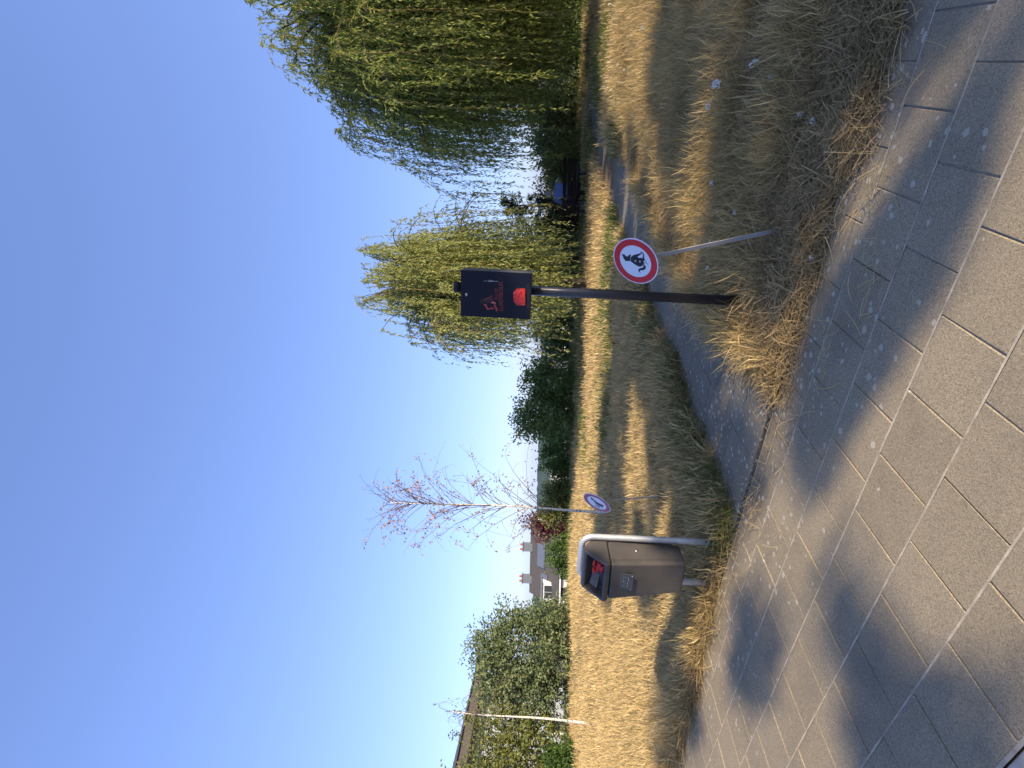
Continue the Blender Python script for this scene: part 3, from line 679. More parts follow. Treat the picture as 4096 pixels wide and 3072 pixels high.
# grey house on the left, its long wall running away from us
gx, gy0, gy1, gz = -17.3, 23.0, 31.5, 3.95
hg = thing('grey_house', 'grey rendered house with wide dark eaves half hidden behind the left shrubs', 'house', (gx - 4, (gy0 + gy1) / 2, -3.0)); O = house_local(hg)
link('wall', box('wall', 0, 0, (gz + 3) / 2, 8, gy1 - gy0, gz + 3), MAT['grey'], hg)
rf = link('roof', box('roof', 0, 0, gz + 3.24, 9.6, gy1 - gy0 + 1.4, .42), MAT['timber'], hg)
hip = [(-4.9, -(gy1 - gy0) / 2 - .8), (4.9, -(gy1 - gy0) / 2 - .8), (4.9, (gy1 - gy0) / 2 + .8), (-4.9, (gy1 - gy0) / 2 + .8)]
bm = bmesh.new(); bv = [bm.verts.new((x, y, gz + 3.46)) for x, y in hip]; rv = [bm.verts.new((0, -2.2, gz + 4.5)), bm.verts.new((0, 2.2, gz + 4.5))]
for f_ in ((bv[0], bv[1], rv[0]), (bv[1], bv[2], rv[1], rv[0]), (bv[2], bv[3], rv[1]), (bv[3], bv[0], rv[0], rv[1]), (bv[3], bv[2], bv[1], bv[0])): bm.faces.new(f_)
link('tiles', bm_mesh('tiles', bm), MAT['slate'], rf)
for yy, zz in ((24.6, 2.2), (27.2, 2.2), (29.8, 2.2), (24.6, -.4), (27.4, -.4)):
    window(hg, (4.02, yy - O[1], zz + 3), 1.1, 1.35, (0, 1, 0), (1, 0, 0))
# far houses in the valley
def far_house(name, label, px, py, Y, wid, dep, hwall, hroof, rz, roofm, wins):
    c_ = P(px, py, Y); t = thing(name, label, 'house', (c_[0], c_[1], c_[2] - hwall - hroof), rz)
    link('wall', box('wall', 0, 0, (hwall - 6) / 2, wid, dep, hwall + 6), MAT['white'], t)
    if hroof > .5:
        link('roof', prism('roof', [(-dep / 2 - .4, hwall - .15), (dep / 2 + .4, hwall - .15), (0, hwall + hroof)], 0, -wid / 2 - .3, wid / 2 + .3), MAT[roofm], t)
        for s in (-1, 1): link('gable', prism('gable', [(-dep / 2, hwall), (dep / 2, hwall), (0, hwall + hroof - .25)], 0, s * (wid / 2 + .32), s * (wid / 2 + .36)), MAT['white'], t)
    else: link('roof', box('roof', 0, 0, hwall + .15, wid + .4, dep + .4, .3), MAT['zinc'], t)
    for k in range(wins):
        window(t, (-wid / 2 + wid * (k + .5) / wins, -dep / 2 - .02, hwall * .55), 1.0, 1.0, (1, 0, 0), (0, -1, 0))
    return t
far_house('distant_house', 'distant white gabled house with pale grey roof between bush and willow', 2189, 1420, 170, 9, 6.5, 3.5, 2.6, R(62), 'paleroof', 2)
far_house('distant_house', 'distant white house glimpsed through the tips of the smaller willow', 2210, 1372, 120, 7, 5, 3, .3, R(10), 'zinc', 2)
far_house('distant_building', 'long low white building far away above the pale bush', 2196, 1921, 190, 7.5, 6, 2.4, .3, R(3), 'zinc', 3)
# wooded ridges on the horizon
def ridge(Y, prof, depth, seed, dx=6, amp=2.2):
    r = np.random.default_rng(seed); x = np.arange(prof[0][0], prof[-1][0], dx); base = np.interp(x, [p[0] for p in prof], [p[1] for p in prof])
    rows = 5; V = []; n = len(x)
    for k in range(rows):
        hh = base + amp * (r.random(n) - .35) if k else base - 70
        V.append(np.stack([x + r.normal(0, dx * .2, n), np.full(n, Y + (k - 1) * depth / rows) + r.normal(0, depth * .05, n), hh + (0 if k == 0 else (k - rows + 1) * 3.0)], -1))
    V = np.concatenate(V); F = np.array([(k * n + i, k * n + i + 1, (k + 1) * n + i + 1, (k + 1) * n + i) for k in range(rows - 1) for i in range(n - 1)])
    return struct(link('hills', qmesh('hills', V, F), MAT['forest']))
ridge(1500, [(-2600, 10), (-1200, -6), (-300, -15), (100, -20), (700, -28), (2600, -30)], 220, 81, 9, 5)
ridge(620, [(-900, -4), (-320, -7), (-180, -9), (-60, -13), (60, -16), (900, -22)], 120, 82, 4, 3)

# ------------------------------------------------------------------ litter bin on its tube frame
B0 = np.array([-1.364, 4.30]); bx_ = nrm([.361, -.142]); brz = math.atan2(bx_[1], bx_[0])
bn = thing('litter_bin', 'grey brown litter bin with slanted opening hung on a galvanised tube frame', 'litter bin', (B0[0], B0[1], -.02), brz)
bn.rotation_euler = (0, R(.7), brz)
# local: x along the legs, -y is the front
hw = .195; zt = 1.07; rb = .085
pts = [(hw, 0, -.15), (hw, 0, .3), (hw, 0, zt - rb)] + [(hw - rb + rb * math.cos(a), 0, zt - rb + rb * math.sin(a)) for a in np.linspace(.15, math.pi / 2, 8)]
pts += [(-p[0], p[1], p[2]) for p in pts[::-1]]
link('frame', qmesh('frame', *tube(np.array(pts), .0245, 14)), MAT['galv'], bn, True)
def bevmod(o, wd, seg=3):
    b = o.modifiers.new('bevel', 'BEVEL'); b.width = wd; b.segments = seg; b.limit_method = 'ANGLE'; b.angle_limit = R(25)
    o.data.polygons.foreach_set('use_smooth', np.ones(len(o.data.polygons), bool))
    wn_ = o.modifiers.new('normals', 'WEIGHTED_NORMAL'); wn_.keep_sharp = False
wb = .165
def taper(me):
    for v in me.vertices: v.co.x *= .84 + .16 * min(1, max(0, (v.co.z - .31) / .565))
    return me
body = link('body', taper(prism('body', [(.03, .31), (-.195, .31), (-.275, .875), (.03, .875)], 0, -wb, wb)), MAT['binp'], bn); bevmod(body, .020)
bm = bmesh.new()
prof = [(.03, .880), (-.280, .880), (-.292, .915), (-.145, 1.062), (-.10, 1.07), (.03, .985)]
va = [bm.verts.new((-wb - .009, *p)) for p in prof]; vb = [bm.verts.new((wb + .006, *p)) for p in prof]; k = len(prof)
bm.faces.new(va[::-1]); bm.faces.new(vb)
fs = [bm.faces.new([va[i], va[(i + 1) % k], vb[(i + 1) % k], vb[i]]) for i in range(k)]
sl = fs[2]
bmesh.ops.recalc_face_normals(bm, faces=bm.faces[:])
nb_ = sl.normal.copy()
bmesh.ops.inset_individual(bm, faces=[sl], thickness=.030)
ex = bmesh.ops.extrude_face_region(bm, geom=[sl]); bmesh.ops.translate(bm, vec=-nb_ * .09, verts=[e for e in ex['geom'] if isinstance(e, bmesh.types.BMVert)])
deep_f = [e for e in ex['geom'] if isinstance(e, bmesh.types.BMFace)]
bmesh.ops.delete(bm, geom=[sl], context='FACES') if sl.is_valid else None
me = bpy.data.meshes.new('hood'); bm.to_mesh(me); bm.free()
hood = link('hood', me, MAT['binp'], bn); bevmod(hood, .014)
c0 = np.array([0, -.215, .985]); nv = np.array(nb_)
tv = nrm(np.array([0, .147, .147])); tv = nrm(np.cross([1, 0, 0], nv))
# dark sheet painted as the shade inside the opening and the pale liner edge
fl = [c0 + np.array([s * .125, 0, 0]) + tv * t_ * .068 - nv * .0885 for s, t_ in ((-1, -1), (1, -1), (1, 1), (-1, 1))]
quad('painted_hollow', fl, MAT['bind'], hood, .001, nv)
ln = [c0 + np.array([-.128, 0, 0]) + tv * -.068 - nv * .04, c0 + np.array([.0, 0, 0]) + tv * -.068 - nv * .085, c0 + np.array([-.05, 0, 0]) + tv * -.01 - nv * .085, c0 + np.array([-.128, 0, 0]) + tv * .01 - nv * .03]
quad('liner', ln, MAT['liner'], hood, .002)
dr = link('door_panel', taper(prism('door_panel', [(.024, .37), (-.158, .355), (-.226, .862), (.024, .862)], 0, wb + .0005, wb + .0050, .0012, 1)), MAT['binp'], bn)
lk = qmesh('lock', *tube(np.array([(wb + .003, -.10, .665), (wb + .010, -.10, .665)]), [.012, .010], 14)); link('lock', taper(lk), MAT['steel'], dr, True)
link('keyhole', taper(box('keyhole', wb + .0125, -.10, .665, .003, .004, .010)), MAT['black'], dr)
ta = math.atan2(.08, .565)
Mx = Matrix.Translation((.006, -.2640, .785)) @ Matrix.Rotation(-ta, 4, 'X')
pl_ = link('plate', box('plate', 0, 0, 0, .15, .003, .165, .0008, 1, mtx=Mx), plain('plate_metal', (.085, .085, .085), .35, (.06, .06, .06), 20, metal=.4), bn)
for sx in (-1, 1):
    for sz in (-1, 1):
        link('rivet', qmesh('rivet', *tube(np.array([Mx @ Vector((sx * .06, -.001, sz * .07)), Mx @ Vector((sx * .06, -.004, sz * .07))]), [.0035, .003], 8)), MAT['steel'], pl_)
rr = np.random.default_rng(3); fl_ = []
for i in range(46):                                                  # what is left of the worn print
    if i < 14: u_, v_ = rr.normal(-.015, .022), rr.normal(.042, .014)
    else: u_, v_ = rr.uniform(-.05, .052), rr.choice([-.012, -.026, -.045]) + rr.normal(0, .002)
    a_ = rr.uniform(-.4, .4); wq, hq = rr.uniform(.003, .011), rr.uniform(.0012, .003)
    fl_.append(cat([(np.array([Mx @ Vector((u_ + x * wq, -.0022, v_ + z * hq + x * wq * math.tan(a_))) for x, z in ((-.5, -.5), (.5, -.5), (.5, .5), (-.5, .5))]), np.array([[0, 1, 2, 3]]))]))
link('print', qmesh('print', *cat(fl_)), plain('worn_print', (.42, .42, .40), .7), pl_)
# red bags stuffed into the bin: things of their own
def bag(name, label, loc, s, seed):
    bm = bmesh.new(); bmesh.ops.create_icosphere(bm, subdivisions=4, radius=1)
    for v in bm.verts:
        p = v.co.normalized(); q = mnoise.noise(p * 2.1 + Vector((seed, 0, 0))) * .35 + abs(mnoise.noise(p * 5 + Vector((0, seed, 0)))) * .28
        v.co = Vector((p.x * s[0], p.y * s[1], p.z * s[2])) * (.85 + q)
    me = bm_mesh('bag', bm); t = thing(name, label, 'bag', loc); o = link('bag_body', me, MAT['redbag'], t, True)
    ear = []
    for a in (-.5, .35):
        p = np.array([(0, 0, s[2] * .7), (-a * s[0], -s[1] * .8, s[2] * 1.1), (-a * s[0] * 2.2, -s[1] * 1.3, s[2] * 1.0)]); ear.append(tube(p, [s[0] * .25, s[0] * .2, s[0] * .06], 7))
    link('tied_ear', qmesh('ear', *cat(ear)), MAT['redbag'], t, True)
bw = bn.matrix_basis @ Vector(c0 - nv * .058 + np.array([.06, 0, -.008]))
bag('rubbish_bag', 'crumpled red plastic bag stuffed in the mouth of the litter bin', tuple(bw), (.058, .045, .052), 3.3)

# ------------------------------------------------------------------ dog bag dispenser on a post
pb = np.array([.616, 3.81, 0]); ptop = P(1806, 1147, 3.83); pdir = nrm(ptop - pb); hp = np.linalg.norm(ptop - pb)
dt = thing('bag_dispenser', 'dark navy dog bag dispenser box on a dark round post in the verge', 'dispenser', tuple(pb + [0, 0, -.02]))
link('post', qmesh('post', *tube(np.array([-pdir * .1, pdir * hp * .5, pdir * (hp - .05)]), .034, 24)), MAT['post'], dt, True)
cp = link('cap', qmesh('cap', *tube(np.array([pdir * (hp - .055), pdir * (hp - .035), pdir * (hp - .033), pdir * (hp - .004), pdir * hp]), [.0365, .0365, .0385, .0385, .034], 24)), MAT['black'], dt)
rib = [tube(np.array([pdir * (hp - .034) + .0385 * np.array([math.cos(a), math.sin(a), 0]), pdir * (hp - .004) + .0385 * np.array([math.cos(a), math.sin(a), 0])]), .0022, 4) for a in np.arange(24) * math.pi / 12]
link('cap_ribs', qmesh('ribs', *cat(rib)), MAT['black'], cp)
ba = R(22); bfr = np.array([-math.sin(ba), -math.cos(ba), 0]); bfr = nrm(bfr - pdir * (bfr @ pdir)); brt = nrm(np.cross(pdir, -bfr) * -1)
brt = np.cross(pdir, bfr) * 1.0
if brt[0] < 0: brt = -brt
bc = P(1984, 1180, 3.70); BD = .12; BW, BH = .320, .487
bcl = bc - (pb + [0, 0, -.02])
MB = Matrix(((brt[0], -bfr[0], pdir[0], bcl[0]), (brt[1], -bfr[1], pdir[1], bcl[1]), (brt[2], -bfr[2], pdir[2], bcl[2]), (0, 0, 0, 1)))
hs_ = link('housing', box('housing', 0, BD / 2 + .004, 0, BW - .006, BD - .01, BH - .006, .003, 2, mtx=MB), plain('dispenser_side_lit', (.10, .105, .11), .4, (.085, .09, .095), 5), dt)  # grey lightened so the light on the box side sits in its colour
lid = link('lid', box('lid', 0, .0015, 0, BW, .009, BH, .0025, 2, mtx=MB), MAT['navy'], dt)
for sx in (-1, 1): link('bracket', box('bracket', sx * .05, BD + .02, .12, .015, .06, .03, .002, 1, mtx=MB), MAT['post'], dt)
fc = bc + bfr * .0032
def BX(px, py): return PL(px, py, fc, bfr) - (pb + [0, 0, -.02])
def Z2(x, y): return (1900 + x / 9.757, 1100 + y / 9.757)
def Z1(x, y): return (1750 + x / 4.424, 1000 + y / 4.424)
def decal(name, pts, f, mat, parent, t=.0012, lift=0):
    bm = poly3([BX(*f(*p)) + bfr * lift for p in pts], bfr, t); return link(name, bm_mesh(name, bm), mat, parent)
em = [('crown', 'black', [(205, 935), (225, 975), (208, 988), (222, 1012), (195, 1025), (220, 1045), (215, 1090), (260, 1105), (300, 1080), (335, 1135), (352, 1100), (305, 1030), (285, 970), (250, 945)]),
      ('hair', 'r1', [(310, 960), (350, 920), (450, 890), (560, 850), (650, 790), (670, 770), (690, 830), (670, 880), (600, 935), (500, 965), (400, 1000), (355, 1050), (325, 1025)]),
      ('hair', 'r5', [(385, 1040), (440, 1010), (560, 972), (650, 928), (695, 872), (722, 890), (735, 935), (720, 960), (600, 998), (470, 1022), (420, 1062)]),
      ('hair', 'r4', [(430, 1090), (475, 1036), (600, 1008), (722, 968), (715, 995), (600, 1032), (480, 1082)]),
      ('face', 'r2', [(330, 1145), (370, 1115), (400, 1150), (440, 1130), (462, 1180), (470, 1230), (500, 1290), (560, 1312), (600, 1270), (690, 1270), (725, 1300), (700, 1340), (640, 1328), (592, 1302), (555, 1362), (450, 1340), (440, 1290), (410, 1230), (385, 1190)]),
      ('neck', 'r3', [(595, 1095), (660, 1045), (740, 1040), (800, 1080), (815, 1130), (790, 1145), (740, 1110), (660, 1100)]),
      ('ribbon', 'r2', [(720, 1150), (780, 1160), (840, 1240), (870, 1330), (885, 1400), (840, 1410), (800, 1340), (770, 1250)]),
      ('ribbon_end', 'black', [(810, 1412), (885, 1412), (905, 1460), (940, 1525), (860, 1480)])]
for nm, mt, pg in em: decal('emblem_' + nm, pg, Z2, MAT[mt], lid)
decal('scratch', [(300, 265), (400, 205), (470, 240), (520, 210), (600, 190), (720, 215), (745, 230), (900, 238), (905, 272), (740, 262), (600, 272), (480, 252), (400, 232)], Z2, MAT['scr'], lid, .0006)
op = decal('opening', [(1336, 790), (1338, 730), (1385, 668), (1420, 660), (1556, 660), (1562, 992), (1435, 992), (1375, 962), (1340, 885)], Z1, MAT['black'], lid, .0006)
rr = np.random.default_rng(9)                                        # the bag bulging behind the slot: a crumpled sheet
gu, gv = np.meshgrid(np.linspace(0, 1, 22), np.linspace(0, 1, 14)); Vb = []
for a, b in zip(gu.ravel(), gv.ravel()):
    x_ = 1346 + (1550 - 1346) * b; half = 148 * (min(1, .55 + 1.4 * b) if b < .32 else 1)
    y_ = 828 + (a - .5) * 2 * half
    h_ = .004 + .006 * math.sin(math.pi * a) + .004 * mnoise.noise(Vector((a * 5, b * 9, 1.7)))
    Vb.append(BX(*Z1(x_, y_)) + bfr * max(.0022, h_))
Fb = np.array([(j * 22 + i, j * 22 + i + 1, (j + 1) * 22 + i + 1, (j + 1) * 22 + i) for j in range(13) for i in range(21)])
link('bag_sheet', qmesh('bag_sheet', np.array(Vb), Fb), MAT['redbag'], op, True)
decal('embossed_strip', [(1580, 615), (1632, 610), (1636, 1035), (1584, 1040)], Z1, MAT['black'], lid, .0005)
lkp = BX(*Z1(513, 787)); link('lock', qmesh('lock', *tube(np.array([lkp, lkp + bfr * .006, lkp + bfr * .0065]), [.0105, .0095, .004], 18)), MAT['steel'], lid)
link('keyhole', qmesh('keyhole', *tube(np.array([lkp + bfr * .006, lkp + bfr * .0072]), [.004, .0038], 10)), MAT['black'], lid)
def lettering(name, s, mat, pA, pB, h_px, parent):
    """text mesh stretched from pixel pA to pB along its baseline"""
    cu = bpy.data.curves.new(name, 'FONT'); cu.body = s; cu.extrude = 0.0; to = bpy.data.objects.new(name, cu); col.objects.link(to)
    bpy.context.view_layer.update(); dg = bpy.context.evaluated_depsgraph_get(); me = bpy.data.meshes.new_from_object(to.evaluated_get(dg)); bpy.data.objects.remove(to)
    V = np.array([v.co[:] for v in me.vertices]); lo_, hi_ = V.min(0), V.max(0)
    A, Bb = BX(*Z2(*pA)), BX(*Z2(*pB)); ex_ = Bb - A; hgt = h_px / 9.757 * 3.7 / FPX
    for v in me.vertices:
        a = (v.co.x - lo_[0]) / (hi_[0] - lo_[0]); b = (v.co.y - lo_[1]) / (hi_[1] - lo_[1])
        v.co = Vector(A + ex_ * a + pdir * hgt * b + bfr * .0009)
    me.materials.clear(); return link(name, me, mat, parent)
lettering('lettering', 'LUXEMBOUR', MAT['print'], (1098, 1400), (1090, 262), 175, lid)
lettering('lettering', 'G', MAT['black'], (1078, 225), (1072, 80), 178, lid)
lettering('lettering', 'VILLE DE', MAT['print'], (885, 985), (878, 520), 112, lid)

# ------------------------------------------------------------------ the two no-fouling signs
def sign(label, base, ctr, az, el, rad, outl, bolts, zf, red, stake_w):
    n_ = np.array([math.cos(R(az)) * math.cos(R(el)), math.sin(R(az)) * math.cos(R(el)), math.sin(R(el))])
    t = thing('dog_sign', label, 'sign', tuple(base), group='round no dog fouling signs on stakes'); b_ = np.asarray(base, float)
    c_ = ctr - b_; e1 = nrm(np.cross([0, 0, 1], n_)); e2 = np.cross(n_, e1)
    def disc(name, r1, r0, t0, t1, mat, parent):
        bm = bmesh.new(); k = 72; ring = []
        for rr_, tt_ in ((r0, t0), (r1, t0), (r1, t1), (r0, t1)):
            ring.append([bm.verts.new(Vector(c_ + n_ * tt_ + rr_ * (math.cos(a) * e1 + math.sin(a) * e2))) for a in np.arange(k) * 2 * math.pi / k])
        for q in range(4):
            A, B_ = ring[q], ring[(q + 1) % 4]
            for i in range(k): bm.faces.new([A[i], A[(i + 1) % k], B_[(i + 1) % k], B_[i]])
        return link(name, bm_mesh(name, bm), mat, parent)
    top = c_ - n_ * .012
    sp_ = np.array([[0, 0, -.1], top * .5 + [0, 0, 0], top - e2 * rad * .2])
    d_ = nrm(top); sx = nrm(np.cross(d_, n_))
    bm = bmesh.new(); L_ = np.linalg.norm(top)
    bmesh.ops.create_cube(bm, size=1)
    sy = np.cross(d_, sx)
    for v in bm.verts:
        p = sx * v.co.x * stake_w + sy * v.co.y * .006 + d_ * ((v.co.z + .5) * (L_ + .05) - .12 + .05); v.co = Vector(p - n_ * .006)
    bmesh.ops.bevel(bm, geom=bm.edges[:], offset=.0012, segments=1, affect='EDGES')
    link('stake', bm_mesh('stake', bm), MAT['stake'], t)
    plt = disc('plate', rad, .0008, -.004, 0, MAT['signw'], t)
    disc('red_ring', rad * .957, rad * .70, 0.0004, .0012, red, plt)
    for pg in outl:
        pts_ = [PL(*zf(*p), ctr + n_ * .0004, n_) - b_ for p in pg]
        link('dog_pictogram', bm_mesh('dog', poly3(pts_, n_, .0008)), MAT['signk'], plt)
    for bp in bolts:
        p = PL(*zf(*bp), ctr, n_) - b_; link('bolt', qmesh('bolt', *tube(np.array([p, p + n_ * .004, p + n_ * .006]), [.0068, .006, .003], 12)), MAT['steel'], plt, True)
    return t
s1f = lambda x, y: (2440 + x / 8.295, 940 + y / 8.295); s2f = lambda x, y: (2320 + x / 16.59, 1960 + y / 16.59)
dog1 = [[(380, 632), (415, 645), (465, 630), (530, 705), (590, 710), (640, 655), (680, 650), (693, 680), (680, 735), (668, 860), (515, 862), (448, 765), (432, 700), (400, 665)],
        [(692, 735), (770, 670), (900, 635), (1035, 600), (1010, 545), (1030, 538), (1066, 600), (1060, 614), (970, 680), (912, 714), (945, 762), (1000, 757), (1080, 770), (1095, 640), (1070, 580), (1090, 570), (1130, 640), (1128, 720), (1145, 795), (1170, 835), (1125, 855), (1110, 870), (1120, 920), (1125, 965), (1110, 1000), (1085, 1005), (1020, 1045), (960, 1050), (840, 985), (740, 910), (682, 870)],
        [(1112, 1000), (1140, 985), (1180, 1040), (1192, 1085), (1165, 1140), (1120, 1155), (1090, 1180), (1040, 1165), (990, 1175), (985, 1205), (1025, 1245), (985, 1240), (940, 1195), (935, 1160), (960, 1125), (1010, 1100), (1080, 1085), (1115, 1050)],
        [(1170, 875), (1190, 868), (1203, 905), (1182, 912)], [(1200, 930), (1215, 928), (1252, 968), (1237, 980)], [(1120, 915), (1160, 905), (1165, 925), (1125, 940)]]
dog2 = [[(745, 475), (850, 560), (890, 640), (940, 670), (1040, 710), (1065, 750), (1110, 790), (1300, 900), (1490, 990), (1530, 990), (1580, 1060), (1530, 1090), (1490, 1120), (1465, 1215), (1440, 1215), (1440, 1110), (1400, 1080), (1320, 1110), (1330, 1185), (1280, 1170), (1130, 1090), (1020, 1050), (960, 1000), (1020, 995), (1060, 1030), (1290, 1125), (1300, 1090), (1150, 1020), (1060, 940), (950, 780), (870, 690), (740, 610), (722, 560)]]
sb1 = G(3140, 917); sign('round red and white no dog fouling sign on a leaning stake right of the post', sb1, P(2541, 1046, 3.42), -140, 36, .1585, dog1, [(848, 852), (998, 875)], s1f, MAT['signr'], .026)
sb2 = G(2700, 1980); sign('smaller looking faded dog sign out in the meadow by the bare birch', sb2, P(2387, 2012, 5.62), -144, 29, .1545, dog2, [(1140, 925), (1310, 1020)], s2f, MAT['signr2'], .022)

# ------------------------------------------------------------------ bench and the person on it
bl, br_ = G(2100 + 900 / 3.318, 500 + 1225 / 3.318), G(2100 + 905 / 3.318, 500 + 545 / 3.318)
by = 14.75; bcx = 5.32; BL = 1.55
bt = thing('park_bench', 'dark brown slatted bench seen from behind beside the path', 'bench', (bcx, by, -.02), R(3))
for z in (.55, .68, .81): link('back_slat', box('back_slat', 0, -.22 - (z - .5) * .12, z, BL, .03, .095, .006, 1), MAT['wood'], bt)
for y_ in (-.14, 0, .14): link('seat_slat', box('seat_slat', 0, y_, .44, BL, .11, .035, .006, 1), MAT['wood'], bt)
for s in (-1, 1):
    x_ = s * .52
    link('leg', box('leg', x_, .15, .2, .05, .05, .46, .004, 1), MAT['iron'], bt); link('leg', box('leg', x_ - .1 * s, -.17, .2, .05, .05, .46, .004, 1), MAT['iron'], bt)
    link('back_support', prism('back_support', [(-.16, .40), (-.20, .40), (-.265, .87), (-.225, .87)], 0, x_ - .02, x_ + .02), MAT['iron'], bt)
    link('seat_support', box('seat_support', x_, 0, .40, .05, .40, .04), MAT['iron'], bt)
def skin(name, verts, edges, radii, mat, parent, lv=2, root=0):
    me = bpy.data.meshes.new(name); me.from_pydata([tuple(v) for v in verts], edges, []); o = bpy.data.objects.new(name, me); col.objects.link(o)
    s = o.modifiers.new('skin', 'SKIN'); ss = o.modifiers.new('sub', 'SUBSURF'); ss.levels = lv; ss.render_levels = lv; s.use_smooth_shade = True
    for i, q in enumerate(radii):
        d = me.skin_vertices[0].data[i]; d.radius = (q, q) if isinstance(q, (int, float)) else q; d.use_root = i == root
    bpy.context.view_layer.update(); dg = bpy.context.evaluated_depsgraph_get(); m2 = bpy.data.meshes.new_from_object(o.evaluated_get(dg)); bpy.data.objects.remove(o)
    return link(name, m2, mat, parent, True)
pe = thing('person', 'grey haired person in light blue shirt sitting hunched on the bench, seen from behind', 'person', (bcx - .02, by + .0, 0), R(4))
# 0 pelvis 1 waist 2 chest 3 neck base 4 neck 5 head 6 crown; arms 7-9 / 10-12; legs 13-16 / 17-20; hand digits
pv_ = [(0, 0, .53), (0, .05, .70), (.0, .11, .90), (.0, .17, 1.02), (0, .20, 1.07), (0, .235, 1.14), (0, .255, 1.23),
       (.19, .15, .97), (.25, .22, .74), (.16, .46, .68), (-.19, .15, .97), (-.25, .22, .74), (-.16, .46, .68),
       (.10, .02, .51), (.13, .43, .53), (.15, .47, .10), (.16, .60, .03), (-.10, .02, .51), (-.13, .43, .53), (-.15, .42, .10), (-.16, .55, .03)]
pe_ = [(0, 1), (1, 2), (2, 3), (3, 4), (4, 5), (5, 6), (2, 7), (7, 8), (8, 9), (2, 10), (10, 11), (11, 12), (0, 13), (13, 14), (14, 15), (15, 16), (0, 17), (17, 18), (18, 19), (19, 20)]
pr_ = [(.15, .12), (.145, .11), (.155, .12), .075, .055, (.078, .092), (.06, .075), .06, .045, .033, .06, .045, .033, .085, .062, .043, .035, .085, .062, .043, .035]
fv, fe, fr_ = list(pv_), list(pe_), list(pr_)
for hi, s in ((9, 1), (12, -1)):                                     # palm and five curled fingers, resting on the knees
    p0 = np.array(pv_[hi]); pm_ = len(fv); fv.append(tuple(p0 + [-s * .02, .07, -.02])); fe.append((hi, pm_)); fr_.append((.034, .014))
    for q, L_ in ((-1.5, .06), (-.5, .075), (.5, .07), (1.5, .055)):
        a = len(fv); bse = np.array(fv[pm_]) + [q * .016, .02, 0]; fv += [tuple(bse), tuple(bse + [0, L_ * .55, -.012]), tuple(bse + [0, L_ * .75, -.045])]
        fe += [(pm_, a), (a, a + 1), (a + 1, a + 2)]; fr_ += [.009, .008, .007]
    a = len(fv); bse = p0 + [-s * .035, .03, 0]; fv += [tuple(bse + [-s * .02, .02, 0]), tuple(bse + [-s * .03, .055, -.015])]; fe += [(hi, a), (a, a + 1)]; fr_ += [.010, .008]
pbod = skin('body', fv, fe, fr_, MAT['skin'], pe)
sh_i = [0, 1, 2, 3, 7, 8, 10, 11]; mp_ = {a: i for i, a in enumerate(sh_i)}
skin('shirt', [pv_[i] for i in sh_i], [(mp_[a], mp_[b]) for a, b in pe_ if a in mp_ and b in mp_], [tuple(np.array(pr_[i] if isinstance(pr_[i], tuple) else (pr_[i],) * 2) * 1.34 + .016) for i in sh_i], MAT['shirt'], pe)
tr_i = [0, 13, 14, 15, 17, 18, 19]; mp_ = {a: i for i, a in enumerate(tr_i)}
skin('trousers', [pv_[i] for i in tr_i], [(mp_[a], mp_[b]) for a, b in pe_ if a in mp_ and b in mp_], [tuple(np.array(pr_[i] if isinstance(pr_[i], tuple) else (pr_[i],) * 2) * 1.2 + .01) for i in tr_i], MAT['trouser'], pe)
for i, j in ((15, 16), (19, 20)):
    a, b = np.array(pv_[i]), np.array(pv_[j]); skin('shoe', [a * .2 + b * .8 + [0, -.12, .0], b + [0, -.02, .0], b + [0, .07, -.005]], [(0, 1), (1, 2)], [(.042, .05), (.045, .04), (.035, .022)], MAT['shoe'], pe)
bm = bmesh.new(); bmesh.ops.create_icosphere(bm, subdivisions=3, radius=1)
for v in bm.verts:
    k_ = 1 + .06 * mnoise.noise(v.co * 6); v.co = Vector((v.co.x * .092 * k_, v.co.y * .105 * k_, v.co.z * .112 * k_))
    if v.co.y > .03: v.co.z = max(v.co.z, -.005 + v.co.y * .5)
    v.co += Vector((0, .225, 1.185))
link('hair', bm_mesh('hair', bm), MAT['hair'], pe, True)
for s in (-1, 1):
    link('eye', qmesh('eye', *tube(np.array([(s * .033, .328, 1.185), (s * .033, .336, 1.185)]), [.011, .006], 8)), MAT['shoe'], pe, True)
    link('ear', qmesh('ear', *tube(np.array([(s * .088, .24, 1.20), (s * .096, .235, 1.17), (s * .088, .24, 1.145)]), [.010, .016, .009], 6)), MAT['skin'], pe, True)
link('nose', qmesh('nose', *tube(np.array([(0, .325, 1.185), (0, .350, 1.155), (0, .333, 1.148)]), [.009, .014, .010], 7)), MAT['skin'], pe, True)
link('mouth', qmesh('mouth', *tube(np.array([(-.026, .325, 1.118), (0, .334, 1.116), (.026, .325, 1.118)]), .006, 6)), MAT['r3'], pe, True)

